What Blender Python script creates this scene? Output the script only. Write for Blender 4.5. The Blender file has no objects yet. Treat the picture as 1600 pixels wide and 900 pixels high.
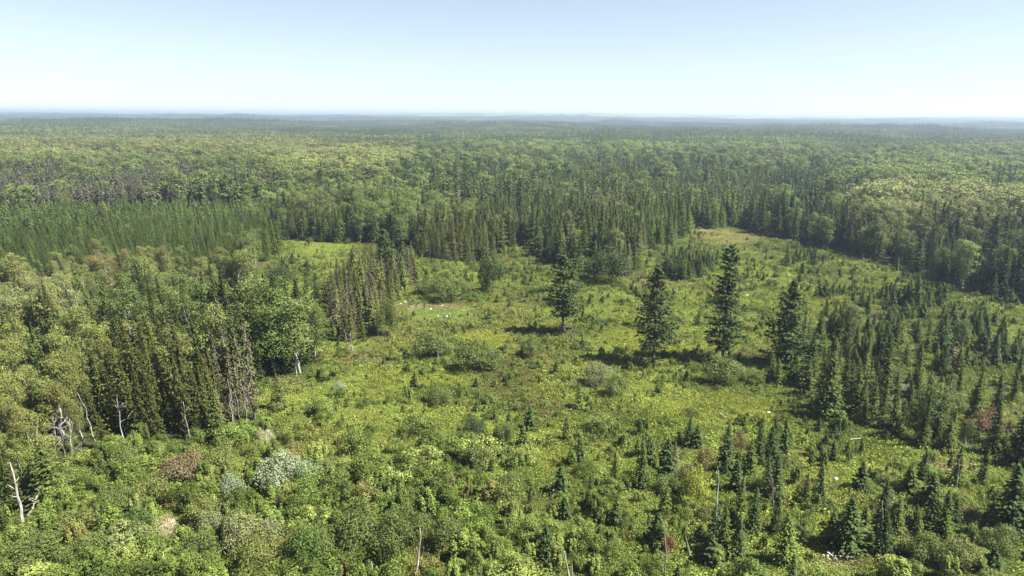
import bpy, math, random
import numpy as np
from mathutils import Matrix, Vector
R = math.radians
random.seed(7)
rng = np.random.default_rng(7)
S = bpy.context.scene
COL = S.collection

# ------------------------------------------------------------------ camera
FPX, H0, PITCH, ROLL = 1100.0, 60.0, 13.75, 0.30
cam = bpy.data.cameras.new('camera'); camo = bpy.data.objects.new('camera', cam); COL.objects.link(camo)
cam.sensor_width = 36.0; cam.lens = 36.0 * FPX / 1600.0
cam.clip_start = 0.5; cam.clip_end = 150000
RM = (Matrix.Rotation(R(90 - PITCH), 3, 'X') @ Matrix.Rotation(R(ROLL), 3, 'Z'))
camo.matrix_world = Matrix.Translation((0, 0, H0)) @ RM.to_4x4()
S.camera = camo
RN = np.array(RM)
# ------------------------------------------------------------------ sky, sun, exposure
SUN_EL, SUN_AZ = 54.0, 103.0        # azimuth clockwise from +Y: the sun is on the right, a little behind the camera
w = bpy.data.worlds.new('World'); S.world = w; w.use_nodes = True
nt = w.node_tree; bg = nt.nodes['Background']
sky = nt.nodes.new('ShaderNodeTexSky'); sky.sky_type = 'NISHITA'; sky.sun_disc = False
sky.sun_elevation = R(SUN_EL); sky.sun_rotation = R(SUN_AZ)
sky.altitude = 100; sky.air_density = 0.8; sky.dust_density = 0.05; sky.ozone_density = 4.0
hsv = nt.nodes.new('ShaderNodeHueSaturation'); hsv.inputs['Saturation'].default_value = 0.60; hsv.inputs['Value'].default_value = 0.695; hsv.inputs['Hue'].default_value = 0.492
nt.links.new(sky.outputs[0], hsv.inputs['Color']); nt.links.new(hsv.outputs[0], bg.inputs[0]); bg.inputs[1].default_value = 0.05
sl = bpy.data.lights.new('sun', 'SUN'); sl.energy = 5.0; sl.angle = R(0.5); sl.color = (1.0, 0.95, 0.87)
so = bpy.data.objects.new('sun', sl); COL.objects.link(so)
sv = Vector((math.sin(R(SUN_AZ)) * math.cos(R(SUN_EL)), math.cos(R(SUN_AZ)) * math.cos(R(SUN_EL)), math.sin(R(SUN_EL))))
so.rotation_euler = sv.to_track_quat('Z', 'Y').to_euler(); so.location = sv * 300
S.view_settings.view_transform = 'Standard'; S.view_settings.look = 'None'
S.view_settings.gamma = 1; S.view_settings.use_curve_mapping = False
S.view_settings.exposure = 2.22
S.render.engine = 'CYCLES'
S.cycles.max_bounces = 5; S.cycles.diffuse_bounces = 2; S.cycles.glossy_bounces = 1
S.cycles.transmission_bounces = 2; S.cycles.transparent_max_bounces = 4; S.cycles.volume_bounces = 0
S.cycles.caustics_reflective = False; S.cycles.caustics_refractive = False
HAZE_DENSITY = 0.00014
HAZE_COLOR = (0.46, 0.58, 0.74)

# ------------------------------------------------------------------ numeric helpers
def hash2(ix, iy, s):
    h = (ix.astype(np.int64) * 374761393 + iy.astype(np.int64) * 668265263 + s * 974634777) & 0xffffffff
    h = ((h ^ (h >> 13)) * 1274126177) & 0xffffffff
    h = (h ^ (h >> 16)) & 0xffffff
    return h / float(0xffffff)
def vnoise(x, y, s=0):
    x = np.asarray(x, float); y = np.asarray(y, float)
    ix = np.floor(x); iy = np.floor(y); fx = x - ix; fy = y - iy
    fx = fx * fx * (3 - 2 * fx); fy = fy * fy * (3 - 2 * fy)
    a = hash2(ix, iy, s); b = hash2(ix + 1, iy, s); c = hash2(ix, iy + 1, s); d = hash2(ix + 1, iy + 1, s)
    return (a * (1 - fx) + b * fx) * (1 - fy) + (c * (1 - fx) + d * fx) * fy
def fbm(x, y, s=0, o=4):
    t = 0; a = 0.5; n = 0
    for k in range(o):
        t = t + a * vnoise(x * 2 ** k, y * 2 ** k, s + 17 * k); n += a; a *= 0.5
    return t / n
def sstep(a, b, x):
    t = np.clip((np.asarray(x, float) - a) / (b - a), 0, 1); return t * t * (3 - 2 * t)

def hgt(x, y):
    x = np.asarray(x, float); y = np.asarray(y, float)
    r = np.hypot(x, y)
    z = 1.6 * (fbm(x / 60, y / 60, 3, 3) - 0.5) * sstep(60, 200, r)
    z = z + (fbm(x / 620 + 5, y / 620, 11, 3) - 0.5) * 58 * sstep(500, 3000, r)
    z = z + (fbm(x / 2600 + 9, y / 2600, 21, 3) - 0.45) * 60 * sstep(3500, 11000, r)
    z = np.minimum(z, 34 + 0.2 * z)
    ang = np.degrees(np.arctan2(x, y))
    z = z + 82 * np.exp(-((ang - 2.0) / 11.0) ** 2) * sstep(7500, 9500, r) * (0.85 + 0.3 * fbm(ang / 4, r / 3000, 5, 2))
    z = z + 25 * np.exp(-((ang - 17) / 9.0) ** 2) * sstep(11000, 15000, r)
    z = z + 52 * sstep(4500, 13000, r)
    z = np.where(z > 92, 92 + (z - 92) * .3, z); z = np.minimum(z, 108)
    z = z + 20 * np.exp(-((ang + 20.5) / 1.6) ** 2) * np.exp(-((r - 6200) / 900) ** 2)
    return z

def unproj(px, py, z=0.0):
    px = np.asarray(px, float); py = np.asarray(py, float)
    d = np.stack([(px - 800) / FPX, -(py - 450) / FPX, -np.ones_like(px)], -1) @ RN.T
    t = (z - H0) / d[..., 2]
    return d[..., 0] * t, d[..., 1] * t
def proj(x, y, z):
    p = np.stack([np.asarray(x, float), np.asarray(y, float), np.asarray(z, float) - H0], -1) @ RN
    s = -p[..., 2]
    s = np.where(s < 1e-3, 1e-3, s)
    return 800 + FPX * p[..., 0] / s, 450 - FPX * p[..., 1] / s, s
def ground_at(px, py):
    x, y = unproj(px, py, 0.0)
    for _ in range(4): x, y = unproj(px, py, hgt(x, y))
    return float(x), float(y), float(hgt(x, y))
def height_for(px, py, top):
    x, y, z = ground_at(px, py)
    lo, hi = 0.1, 60
    for _ in range(40):
        m = (lo + hi) / 2
        if proj(x, y, z + m)[1] > top: lo = m
        else: hi = m
    return (lo + hi) / 2
def inpoly(px, py, poly):
    px = np.asarray(px, float); py = np.asarray(py, float); r = np.zeros(px.shape, bool)
    n = len(poly)
    for i in range(n):
        x1, y1 = poly[i]; x2, y2 = poly[(i + 1) % n]
        c = ((y1 > py) != (y2 > py))
        xi = (x2 - x1) * (py - y1) / ((y2 - y1) + 1e-9) + x1
        r ^= c & (px < xi)
    return r
def ell(px, py, cx, cy, rx, ry, soft=0.35):
    d = np.sqrt(((px - cx) / rx) ** 2 + ((py - cy) / ry) ** 2)
    return 1 - sstep(1 - soft, 1 + soft, d)

# ------------------------------------------------------------------ materials
def mat_foliage(name, rough=0.6, transl=0.22, spec=0.25):
    m = bpy.data.materials.new(name); m.use_nodes = True; n = m.node_tree; n.nodes.clear()
    out = n.nodes.new('ShaderNodeOutputMaterial'); p = n.nodes.new('ShaderNodeBsdfPrincipled')
    t = n.nodes.new('ShaderNodeAttribute'); t.attribute_type = 'INSTANCER'; t.attribute_name = 'tint'
    v = n.nodes.new('ShaderNodeAttribute'); v.attribute_type = 'GEOMETRY'; v.attribute_name = 'col'
    mx = n.nodes.new('ShaderNodeMix'); mx.data_type = 'RGBA'; mx.blend_type = 'MULTIPLY'; mx.inputs[0].default_value = 1
    n.links.new(t.outputs['Color'], mx.inputs[6]); n.links.new(v.outputs['Color'], mx.inputs[7])
    n.links.new(mx.outputs[2], p.inputs['Base Color'])
    p.inputs['Roughness'].default_value = rough; p.inputs['Specular IOR Level'].default_value = spec
    tr = n.nodes.new('ShaderNodeBsdfTranslucent'); n.links.new(mx.outputs[2], tr.inputs['Color'])
    ms = n.nodes.new('ShaderNodeMixShader'); ms.inputs[0].default_value = transl
    n.links.new(p.outputs[0], ms.inputs[1]); n.links.new(tr.outputs[0], ms.inputs[2]); n.links.new(ms.outputs[0], out.inputs[0])
    return m
def mat_solid(name, c1, c2, scale=3.0, rough=0.85, stretch=(1, 1, 1), detail=6):
    m = bpy.data.materials.new(name); m.use_nodes = True; n = m.node_tree; p = n.nodes['Principled BSDF']
    g = n.nodes.new('ShaderNodeNewGeometry'); mp = n.nodes.new('ShaderNodeMapping'); mp.inputs['Scale'].default_value = stretch
    nz = n.nodes.new('ShaderNodeTexNoise'); nz.inputs['Scale'].default_value = scale; nz.inputs['Detail'].default_value = detail
    rp = n.nodes.new('ShaderNodeValToRGB'); rp.color_ramp.elements[0].position = 0.35; rp.color_ramp.elements[1].position = 0.65
    rp.color_ramp.elements[0].color = (*c1, 1); rp.color_ramp.elements[1].color = (*c2, 1)
    bp = n.nodes.new('ShaderNodeBump'); bp.inputs['Strength'].default_value = 0.4; bp.inputs['Distance'].default_value = 0.03
    n.links.new(g.outputs['Position'], mp.inputs[0]); n.links.new(mp.outputs[0], nz.inputs['Vector'])
    n.links.new(nz.outputs['Fac'], rp.inputs[0]); n.links.new(rp.outputs[0], p.inputs['Base Color'])
    n.links.new(nz.outputs['Fac'], bp.inputs['Height']); n.links.new(bp.outputs[0], p.inputs['Normal'])
    p.inputs['Roughness'].default_value = rough; p.inputs['Specular IOR Level'].default_value = 0.2
    return m
M_LEAF = mat_foliage('broad_leaves', 0.6, 0.22, 0.10)
M_NEED = mat_foliage('conifer_needles', 0.8, 0.04, 0.03)
M_HERB = mat_foliage('herb_leaves', 0.7, 0.22, 0.06)
M_BARK = mat_solid('grey_brown_bark', (0.045, 0.035, 0.028), (0.11, 0.09, 0.075), 2.0, stretch=(3, 3, 0.6))
M_BIRCH = mat_solid('pale_bark', (0.14, 0.13, 0.11), (0.38, 0.36, 0.32), 1.6, stretch=(1, 1, 2.5))
M_DEAD = mat_solid('bleached_dead_wood', (0.11, 0.10, 0.09), (0.33, 0.31, 0.28), 1.5, stretch=(3, 3, 0.5))
M_DEADT = mat_solid('dry_grey_twigs', (0.075, 0.063, 0.052), (0.19, 0.165, 0.14), 2.0)
M_ROCK = mat_solid('pale_rock', (0.24, 0.23, 0.20), (0.50, 0.48, 0.44), 2.5)

# ------------------------------------------------------------------ mesh builder
class MB:
    def __init__(s): s.v = []; s.f = []; s.c = []; s.m = []; s.n = 0
    def leaves(s, c, nrm, ax, la, lb, col, mat=0, bend=0.0):
        """diamond-shaped sprays: centre c, face normal nrm, long axis near ax, half sizes la, lb"""
        c = np.asarray(c, float); N = len(c)
        if N == 0: return
        ax = ax - nrm * np.sum(ax * nrm, 1, keepdims=True)
        ax /= np.linalg.norm(ax, axis=1, keepdims=True) + 1e-9
        bx = np.cross(nrm, ax)
        la = np.broadcast_to(np.asarray(la, float), (N,))[:, None]; lb = np.broadcast_to(np.asarray(lb, float), (N,))[:, None]
        q = np.stack([c - ax * la, c + bx * lb, c + ax * la, c - bx * lb], 1)
        if bend: q[:, 1] -= nrm * lb * bend; q[:, 3] -= nrm * lb * bend
        s.v.append(q.reshape(-1, 3))
        idx = s.n + np.arange(N * 4).reshape(N, 4); s.f.append(idx); s.n += N * 4
        s.c.append(np.asarray(col, float)); s.m.append(np.full(N, mat))
    def tube(s, pts, rad, k=6, mat=0, col=(1, 1, 1)):
        pts = [np.asarray(p, float) for p in pts]; n = len(pts)
        V = []
        for i, p in enumerate(pts):
            d = pts[min(i + 1, n - 1)] - pts[max(i - 1, 0)]; d /= np.linalg.norm(d) + 1e-9
            a = np.cross(d, (0, 0, 1.0)) if abs(d[2]) < 0.9 else np.cross(d, (1.0, 0, 0)); a /= np.linalg.norm(a) + 1e-9
            b = np.cross(d, a)
            t = np.arange(k) * 2 * math.pi / k
            V.append(p + rad[i] * (np.cos(t)[:, None] * a + np.sin(t)[:, None] * b))
        V.append(pts[-1][None, :]); V = np.concatenate(V)
        F = []
        for i in range(n - 1):
            for j in range(k):
                F.append((i * k + j, i * k + (j + 1) % k, (i + 1) * k + (j + 1) % k, (i + 1) * k + j))
        for j in range(k): F.append(((n - 1) * k + j, (n - 1) * k + (j + 1) % k, n * k, n * k))
        F = np.array(F) + s.n
        s.v.append(V); s.f.append(F); s.n += len(V); s.c.append(np.tile(np.array(col, float), (len(F), 1))); s.m.append(np.full(len(F), mat))
    def join(s, o, M=None, colmul=None, matmap=None):
        for v, f, c, m in zip(o.v, o.f, o.c, o.m):
            pass
        if not o.v: return
        v = np.concatenate(o.v)
        if M is not None: v = v @ M[:3, :3].T + M[:3, 3]
        f = np.concatenate(o.f) + s.n
        c = np.concatenate(o.c); m = np.concatenate(o.m)
        if colmul is not None: c = c * np.asarray(colmul)
        if matmap is not None: m = np.full(len(m), matmap) if not isinstance(matmap, dict) else np.vectorize(lambda q: matmap[q])(m)
        s.v.append(v); s.f.append(f); s.c.append(c); s.m.append(m); s.n += len(v)
    def mesh(s, name, mats):
        v = np.concatenate(s.v); f = np.concatenate(s.f); c = np.concatenate(s.c); m = np.concatenate(s.m)
        tri = f[:, 2] == f[:, 3]
        cnt = np.where(tri, 3, 4); start = np.concatenate([[0], np.cumsum(cnt)[:-1]])
        mask = np.ones(f.shape, bool); mask[tri, 3] = False
        lv = f[mask]
        me = bpy.data.meshes.new(name)
        me.vertices.add(len(v)); me.vertices.foreach_set('co', v.astype(np.float32).ravel())
        me.loops.add(len(lv)); me.loops.foreach_set('vertex_index', lv.astype(np.int32))
        me.polygons.add(len(f)); me.polygons.foreach_set('loop_start', start.astype(np.int32))
        me.polygons.foreach_set('material_index', m.astype(np.int32))
        for k in mats: me.materials.append(k)
        a = me.attributes.new('col', 'FLOAT_COLOR', 'FACE')
        a.data.foreach_set('color', np.concatenate([c, np.ones((len(c), 1))], 1).astype(np.float32).ravel())
        me.update(calc_edges=True)
        return me
def unit(a): return a / (np.linalg.norm(a, axis=-1, keepdims=True) + 1e-9)
def jit(n, lo=0.72, hi=1.3, hue=0.10, r=None):
    r = r or rng
    b = r.uniform(lo, hi, n); h = r.normal(0, hue, n)
    return np.stack([b * (1 + h), b, b * (1 - 0.4 * h)], 1)

# ------------------------------------------------------------------ plant prototypes (metres)
def spruce(H, Rb, whorl=0.42, nb=7, k=5, base=0.06, seed=0, shape=0.85, droop=0.35, dead=0.0, irr=0.18, lsz=1.0, wide=0.34):
    r = np.random.default_rng(seed)
    crown = MB(); trunk = MB()
    z = H * base; C = []; Nn = []; A = []; LA = []; LB = []; CC = []
    while z < H * 0.985:
        t = (z / H - base) / (1 - base)
        rad = Rb * ((1 - t) ** shape) * (1 + r.normal(0, irr)) + 0.08
        if t < 0.08: rad *= 0.75 + 3 * t
        n = max(3, int(nb * (0.55 + 0.45 * (1 - t)) + r.integers(0, 2))); a0 = r.uniform(0, 6.28)
        for j in range(n):
            if r.random() < dead: continue
            a = a0 + 6.283 * j / n + r.normal(0, 0.25); L = rad * r.uniform(0.7, 1.12)
            d = np.array([math.cos(a), math.sin(a), 0]); side = np.array([-d[1], d[0], 0])
            kk = max(2, int(round(k * min(1, L / max(Rb, .01) * 0.6 + 0.4))))
            bc = r.uniform(0.8, 1.2)
            for q in range(kk):
                u = (q + 0.55) / kk; u = min(1, u + r.normal(0, 0.05))
                p = d * L * u + np.array([0, 0, z - droop * L * u + 0.22 * droop * L * u * u * 2 + r.normal(0, 0.04)])
                p = p + side * r.normal(0, 0.16) * L * u
                C.append(p); out = d + side * r.normal(0, 0.45) + np.array([0, 0, -droop * 0.9 + 0.5 * u * droop + r.normal(0, 0.15)])
                A.append(out); Nn.append(np.array([0, 0, 1]) + d * (0.45 + r.normal(0, 0.25)) + side * r.normal(0, 0.5))
                sz = L / kk
                LA.append((0.62 * sz + 0.10) * lsz * r.uniform(0.8, 1.25)); LB.append((wide * sz + 0.09) * lsz * r.uniform(0.7, 1.2))
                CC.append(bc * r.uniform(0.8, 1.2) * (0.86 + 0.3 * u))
        z += whorl * (0.75 + 0.5 * r.random()) * (1.0 - 0.45 * t)
    # leader
    for q in range(4):
        C.append(np.array([0, 0, H * (0.955 + 0.015 * q)])); A.append(np.array([r.normal(0, .15), r.normal(0, .15), 1.0])); Nn.append(unit(r.normal(size=3)))
        LA.append(0.03 * H); LB.append(0.012 * H); CC.append(1.1)
    CC = np.array(CC)[:, None] * jit(len(CC), 0.9, 1.1, 0.06, r)
    crown.leaves(np.array(C), unit(np.array(Nn)), np.array(A), np.array(LA), np.array(LB), CC, 0, bend=0.35)
    tr = H * 0.012 + 0.03
    trunk.tube([(0, 0, -0.3), (0.02, 0, H * 0.35), (0, 0.02, H * 0.7), (0, 0, H * 0.97)], [tr * 1.25, tr, tr * 0.55, 0.01], 6)
    if dead > 0.25:
        for q in range(int(H * 5)):
            zz = r.uniform(0.08, 0.9) * H; a = r.uniform(0, 6.28); L = Rb * (1 - zz / H) * r.uniform(.5, 1)
            trunk.tube([(0, 0, zz), (math.cos(a) * L, math.sin(a) * L, zz - 0.15 * L)], [0.03, 0.008], 3)
    return crown, trunk

def broad(H, W, seed=0, lobes=12, leaves=1800, lsz=0.26, base=0.25, trunks=1, flat=0.75, top=1.0, open_=0.15):
    r = np.random.default_rng(seed); crown = MB(); trunk = MB()
    ls = []
    for i in range(lobes):
        t = (i + 0.5) / lobes; zc = H * (base + (0.92 - base) * t ** 0.8)
        prof = math.sin(math.pi * min(0.98, 0.18 + 0.72 * (zc / H - base) / (1 - base) ** 1.0)) ** 0.7
        rr = W * 0.5 * prof * r.uniform(0.15, 0.85); a = 2.4 * i + r.normal(0, 0.4)
        lr = W * r.uniform(0.20, 0.32) * (0.75 + 0.3 * (1 - t))
        ls.append((np.array([math.cos(a) * rr, math.sin(a) * rr, zc]), lr, r.uniform(0.82, 1.18)))
    ls.append((np.array([0, 0, H * (1 - 0.2 * top)]), W * 0.24, 1.0))
    tot = sum(l[1] ** 2 for l in ls)
    for c, lr, b in ls:
        n = int(leaves * lr ** 2 / tot); d = unit(r.normal(size=(n, 3))); d[:, 2] = np.where(d[:, 2] < -0.35, -d[:, 2], d[:, 2])
        rad = lr * (1 - open_ * r.random(n) ** 0.6 * 1.6) * (1 + 0.18 * np.sin(d[:, 0] * 7 + c[0] * 3) * np.sin(d[:, 1] * 6 + c[2]))
        p = c + d * rad[:, None] * np.array([1, 1, flat]); nn = unit(d + r.normal(0, 0.5, (n, 3)))
        ax = r.normal(size=(n, 3)); s_ = lsz * r.uniform(0.6, 1.35, n)
        crown.leaves(p, nn, ax, s_, s_ * r.uniform(0.5, 0.85, n), b * jit(n, 0.78, 1.25, 0.07, r), 0)
    tr = 0.011 * H + 0.03
    for k in range(trunks):
        o = np.array([r.normal(0, .25), r.normal(0, .25), 0]) * (k > 0)
        e = np.array([r.normal(0, W * 0.1), r.normal(0, W * 0.1), H * 0.8])
        trunk.tube([o + (0, 0, -0.3), o * 0.9 + e * 0.35, o * .4 + e * 0.7, e], [tr * 1.3, tr, tr * 0.6, 0.02], 6)
    for c, lr, b in ls[::2]:
        z0 = max(H * 0.12, c[2] - 0.6 * math.hypot(c[0], c[1]) - 0.12 * H)
        s0 = np.array([0, 0, z0]); trunk.tube([s0, (s0 + c) / 2 + (0, 0, 0.05 * H * 0.3), c + (0, 0, lr * 0.3)], [tr * 0.5, tr * 0.3, 0.012], 4)
    return crown, trunk

def shrub(H, W, seed=0, leaves=420, lsz=0.16, lobes=14, upright=0.0, kr=(0.15, 0.27), bb_=(.68, 1.3)):
    r = np.random.default_rng(seed); m = MB()
    ls = []
    for i in range(lobes):
        a = 2.4 * i + r.normal(0, .5); rr = W * 0.5 * math.sqrt((i + .3) / lobes) * 0.82
        k = r.uniform(*kr); ls.append((np.array([math.cos(a) * rr, math.sin(a) * rr, H * (0.80 - 0.55 * (2 * rr / W) ** 2) * r.uniform(0.6, 1.15)]), k, r.uniform(*bb_)))
    tot = sum(l[1] ** 2 for l in ls)
    for c, k, bb in ls:
        n = int(leaves * k ** 2 / tot); d = unit(r.normal(size=(n, 3))); d[:, 2] = np.where(d[:, 2] < -0.3, -d[:, 2], d[:, 2])
        rad = (1.08 - 0.55 * r.random(n) ** 1.5); p = c + d * rad[:, None] * np.array([W * k * 0.62, W * k * 0.62, H * k * (1.1 + upright)])
        p[:, 2] = np.maximum(p[:, 2], 0.03)
        nn = unit(d + r.normal(0, 0.55, (n, 3)) + np.array([0, 0, 0.2])); s_ = lsz * r.uniform(0.6, 1.4, n)
        m.leaves(p, nn, r.normal(size=(n, 3)) + np.array([0, 0, upright * 3]), s_, s_ * r.uniform(0.4, 0.8, n), bb * jit(n, 0.7, 1.35, 0.08, r), 0)
    st = MB()
    for i in range(6):
        a = r.uniform(0, 6.28); st.tube([(0, 0, -0.15), (math.cos(a) * W * 0.12, math.sin(a) * W * 0.12, H * 0.35), (math.cos(a) * W * 0.28, math.sin(a) * W * 0.28, H * 0.72)], [0.03, 0.02, 0.006], 4)
    return m, st

def tuft(W, H, seed=0, n=70, lsz=0.11, blades=0.4):
    r = np.random.default_rng(seed); m = MB()
    nb = int(n * blades)
    p = np.stack([r.uniform(-W / 2, W / 2, nb), r.uniform(-W / 2, W / 2, nb), r.uniform(0.2, 0.8, nb) * H * 0.5], 1)
    m.leaves(p, unit(r.normal(size=(nb, 3)) * (1, 1, .25)), np.array([0, 0, 1.0]) + r.normal(0, .35, (nb, 3)), H * r.uniform(.3, .6, nb), lsz * 0.35, jit(nb, 0.85, 1.15, .06, r), 0)
    nl = n - nb
    cl = r.uniform(-W / 2, W / 2, (7, 2)); hh = r.uniform(0.4, 1.0, 7); k = r.integers(0, 7, nl)
    p = np.stack([cl[k, 0] + r.normal(0, W * .13, nl), cl[k, 1] + r.normal(0, W * .13, nl), H * hh[k] * r.uniform(0.35, 1.0, nl)], 1)
    s_ = lsz * r.uniform(0.6, 1.5, nl); bb = r.uniform(0.85, 1.12, 7)
    m.leaves(p, unit(r.normal(size=(nl, 3)) * .6 + (0, 0, 1.0)), r.normal(size=(nl, 3)), s_, s_ * .65, bb[k][:, None] * jit(nl, 0.82, 1.18, .06, r), 0)
    return m

def branchy(H, seed=0, rad=0.16, nb=9, spread=0.35, lean=(0, 0), fork=False, twigs=3, parts=False):
    """bare dead tree; returns trunk, limbs"""
    r = np.random.default_rng(seed); t = MB(); BS = []
    N = 7; P = []
    for i in range(N):
        u = i / (N - 1); P.append(np.array([lean[0] * u * H + r.normal(0, 0.012) * H * (i > 0), lean[1] * u * H + r.normal(0, 0.012) * H * (i > 0), u * H - 0.2 * (i == 0)]))
    t.tube(P, [rad * (1.25 - 0.95 * i / (N - 1)) for i in range(N)], 7)
    for j in range(nb):
        u = r.uniform(0.25, 0.97); i = min(N - 2, int(u * (N - 1))); f = u * (N - 1) - i; o = P[i] * (1 - f) + P[i + 1] * f
        a = r.uniform(0, 6.28); L = H * spread * (1.15 - u) * r.uniform(0.5, 1.1) + 0.3; el = r.uniform(0.2, 1.1)
        d = np.array([math.cos(a) * math.cos(el), math.sin(a) * math.cos(el), math.sin(el)])
        m_ = o + d * L * 0.5 + r.normal(0, 0.05 * L, 3); e = o + d * L + np.array([0, 0, 0.12 * L])
        b = MB(); BS.append(b)
        b.tube([o - d * rad * .3, m_, e], [rad * 0.4, rad * 0.26, 0.012], 5)
        for q in range(twigs):
            uu = r.uniform(0.3, 0.9); s0 = o + (e - o) * uu; dd = unit(d + r.normal(0, 0.6, 3)); s0 = o + (m_ - o) * uu * 2 if uu < .5 else m_ + (e - m_) * (uu * 2 - 1); b.tube([s0, s0 + dd * L * 0.35], [rad * 0.14, 0.006], 3)
    b = MB()
    for q in BS: b.join(q)
    if parts: return t, BS
    return t, b

def white_pine(H, spec, seed=0, trunk_r=0.3, k=1.0):
    """SPEC: list of (z fraction, radius metres) outline; plumes of needles on ascending or level limbs"""
    r = np.random.default_rng(seed); crown = MB(); trunk = MB(); limbs = MB()
    zs = [a for a, b in spec]; rs = [b for a, b in spec]
    z = zs[0] * H
    C = []; Nn = []; A = []; LA = []; LB = []; CC = []
    while z < H * 0.99:
        u = z / H; rad = np.interp(u, zs, rs); n = r.integers(4, 7); a0 = r.uniform(0, 6.28)
        for j in range(n):
            a = a0 + 6.283 * j / n + r.normal(0, .3); L = rad * r.choice([0.42, 0.75, 1.05, 1.4], p=[.2, .3, .35, .15])
            rise = -0.10 + 0.14 * u + 0.8 * max(0, u - 0.55) + r.normal(0, .07)
            d = np.array([math.cos(a), math.sin(a), 0]); side = np.array([-d[1], d[0], 0])
            e = d * L + np.array([0, 0, z + rise * L + 0.08 * L])
            mid = d * L * 0.55 + np.array([0, 0, z + rise * L * 0.35 - 0.04 * L])
            limbs.tube([(0, 0, z), mid, e], [0.05 + 0.012 * L, 0.03 + 0.006 * L, 0.01], 4)
            bc = r.uniform(0.8, 1.2); nk = int((6 + 11 * L / 3.5) * k)
            for q in range(nk):
                v = 0.22 + 0.8 * (q + 0.5) / nk; p0 = (1 - v) ** 2 * np.array([0, 0, z]) + 2 * v * (1 - v) * mid + v * v * e if v < 1 else e
                wdt = 0.30 * L * math.sin(math.pi * min(0.93, 0.12 + 0.85 * v)) + 0.12
                off = r.normal(0, 0.6) * wdt
                for s2 in range(2):
                    C.append(p0 + side * off + np.array([0, 0, r.normal(0, 0.10) + 0.05]) + r.normal(0, .12, 3)); A.append(d * 0.8 + side * off / (wdt + .01) * 0.8 + np.array([0, 0, 0.25 + r.normal(0, .3)]))
                    Nn.append(np.array([0, 0, 1.0]) + r.normal(0, 0.45, 3) + d * 0.2); LA.append(r.uniform(0.3, 0.55)); LB.append(r.uniform(0.13, 0.24)); CC.append(bc * r.uniform(0.8, 1.25))
        z += H * r.uniform(0.022, 0.040)
    crown.leaves(np.array(C), unit(np.array(Nn)), np.array(A), np.array(LA), np.array(LB), np.array(CC)[:, None] * jit(len(CC), .9, 1.1, .05, r), 0, bend=0.3)
    limbs.tube([(0, 0, zs[0] * H - .1), (0, 0, H * .98)], [.05, .012], 4)
    trunk.tube([(0, 0, -0.4), (0.05, 0, H * .2), (0, .08, H * .5), (0, 0, H * .8), (0, 0, H * .985)], [trunk_r * 1.25, trunk_r, trunk_r * .75, trunk_r * .4, .02], 8)
    return crown, trunk, limbs

# ------------------------------------------------------------------ scattering tools
PROTO = {}
def stuff_proto(key, parts, mats):
    """parts: list of (MB, material slot)"""
    m = MB()
    for b, sl_ in parts: m.join(b, matmap=sl_)
    PROTO.setdefault(key, []).append(m.mesh(key, mats))
def scatter(name, keys, X, Y, Z, IDX, ROT, SC, TINT, label, cat):
    """one object: points that carry meshes through geometry nodes; IDX counts through the prototypes of KEYS in turn"""
    meshes = [m for k in keys for m in PROTO[k]]
    me = bpy.data.meshes.new(name); n = len(X)
    me.vertices.add(n); me.vertices.foreach_set('co', np.stack([X, Y, Z], 1).astype(np.float32).ravel())
    a = me.attributes.new('idx', 'INT', 'POINT'); a.data.foreach_set('value', np.asarray(IDX, np.int32))
    a = me.attributes.new('rot', 'FLOAT_VECTOR', 'POINT'); a.data.foreach_set('vector', np.asarray(ROT, np.float32).ravel())
    a = me.attributes.new('scl', 'FLOAT_VECTOR', 'POINT'); a.data.foreach_set('vector', np.asarray(SC, np.float32).ravel())
    a = me.attributes.new('tint', 'FLOAT_COLOR', 'POINT'); a.data.foreach_set('color', np.concatenate([TINT, np.ones((n, 1))], 1).astype(np.float32).ravel())
    me.update()
    o = bpy.data.objects.new(name, me); COL.objects.link(o)
    g = bpy.data.node_groups.new(name + '_nodes', 'GeometryNodeTree')
    g.interface.new_socket('Geometry', in_out='INPUT', socket_type='NodeSocketGeometry')
    g.interface.new_socket('Geometry', in_out='OUTPUT', socket_type='NodeSocketGeometry')
    gi = g.nodes.new('NodeGroupInput'); go = g.nodes.new('NodeGroupOutput')
    g2i = g.nodes.new('GeometryNodeGeometryToInstance')
    for k, m in enumerate(reversed(meshes)):
        po = bpy.data.objects.new(f'{name}_source', m)
        oi = g.nodes.new('GeometryNodeObjectInfo'); oi.inputs['Object'].default_value = po; oi.inputs['As Instance'].default_value = False
        g.links.new(oi.outputs['Geometry'], g2i.inputs[0])
    ip = g.nodes.new('GeometryNodeInstanceOnPoints'); ip.inputs['Pick Instance'].default_value = True
    def at(nm, ty):
        q = g.nodes.new('GeometryNodeInputNamedAttribute'); q.data_type = ty; q.inputs['Name'].default_value = nm
        return [s_ for s_ in q.outputs if s_.enabled and s_.name == 'Attribute'][0]
    g.links.new(gi.outputs[0], ip.inputs['Points']); g.links.new(g2i.outputs[0], ip.inputs['Instance'])
    g.links.new(at('idx', 'INT'), ip.inputs['Instance Index'])
    g.links.new(at('rot', 'FLOAT_VECTOR'), ip.inputs['Rotation']); g.links.new(at('scl', 'FLOAT_VECTOR'), ip.inputs['Scale'])
    g.links.new(ip.outputs[0], go.inputs[0])
    md = o.modifiers.new('scatter', 'NODES'); md.node_group = g
    o['kind'] = 'stuff'; o['label'] = label; o['category'] = cat
    return o
def add_obj(name, me, parent=None):
    o = bpy.data.objects.new(name, me); COL.objects.link(o)
    if parent: o.parent = parent
    return o
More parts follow.
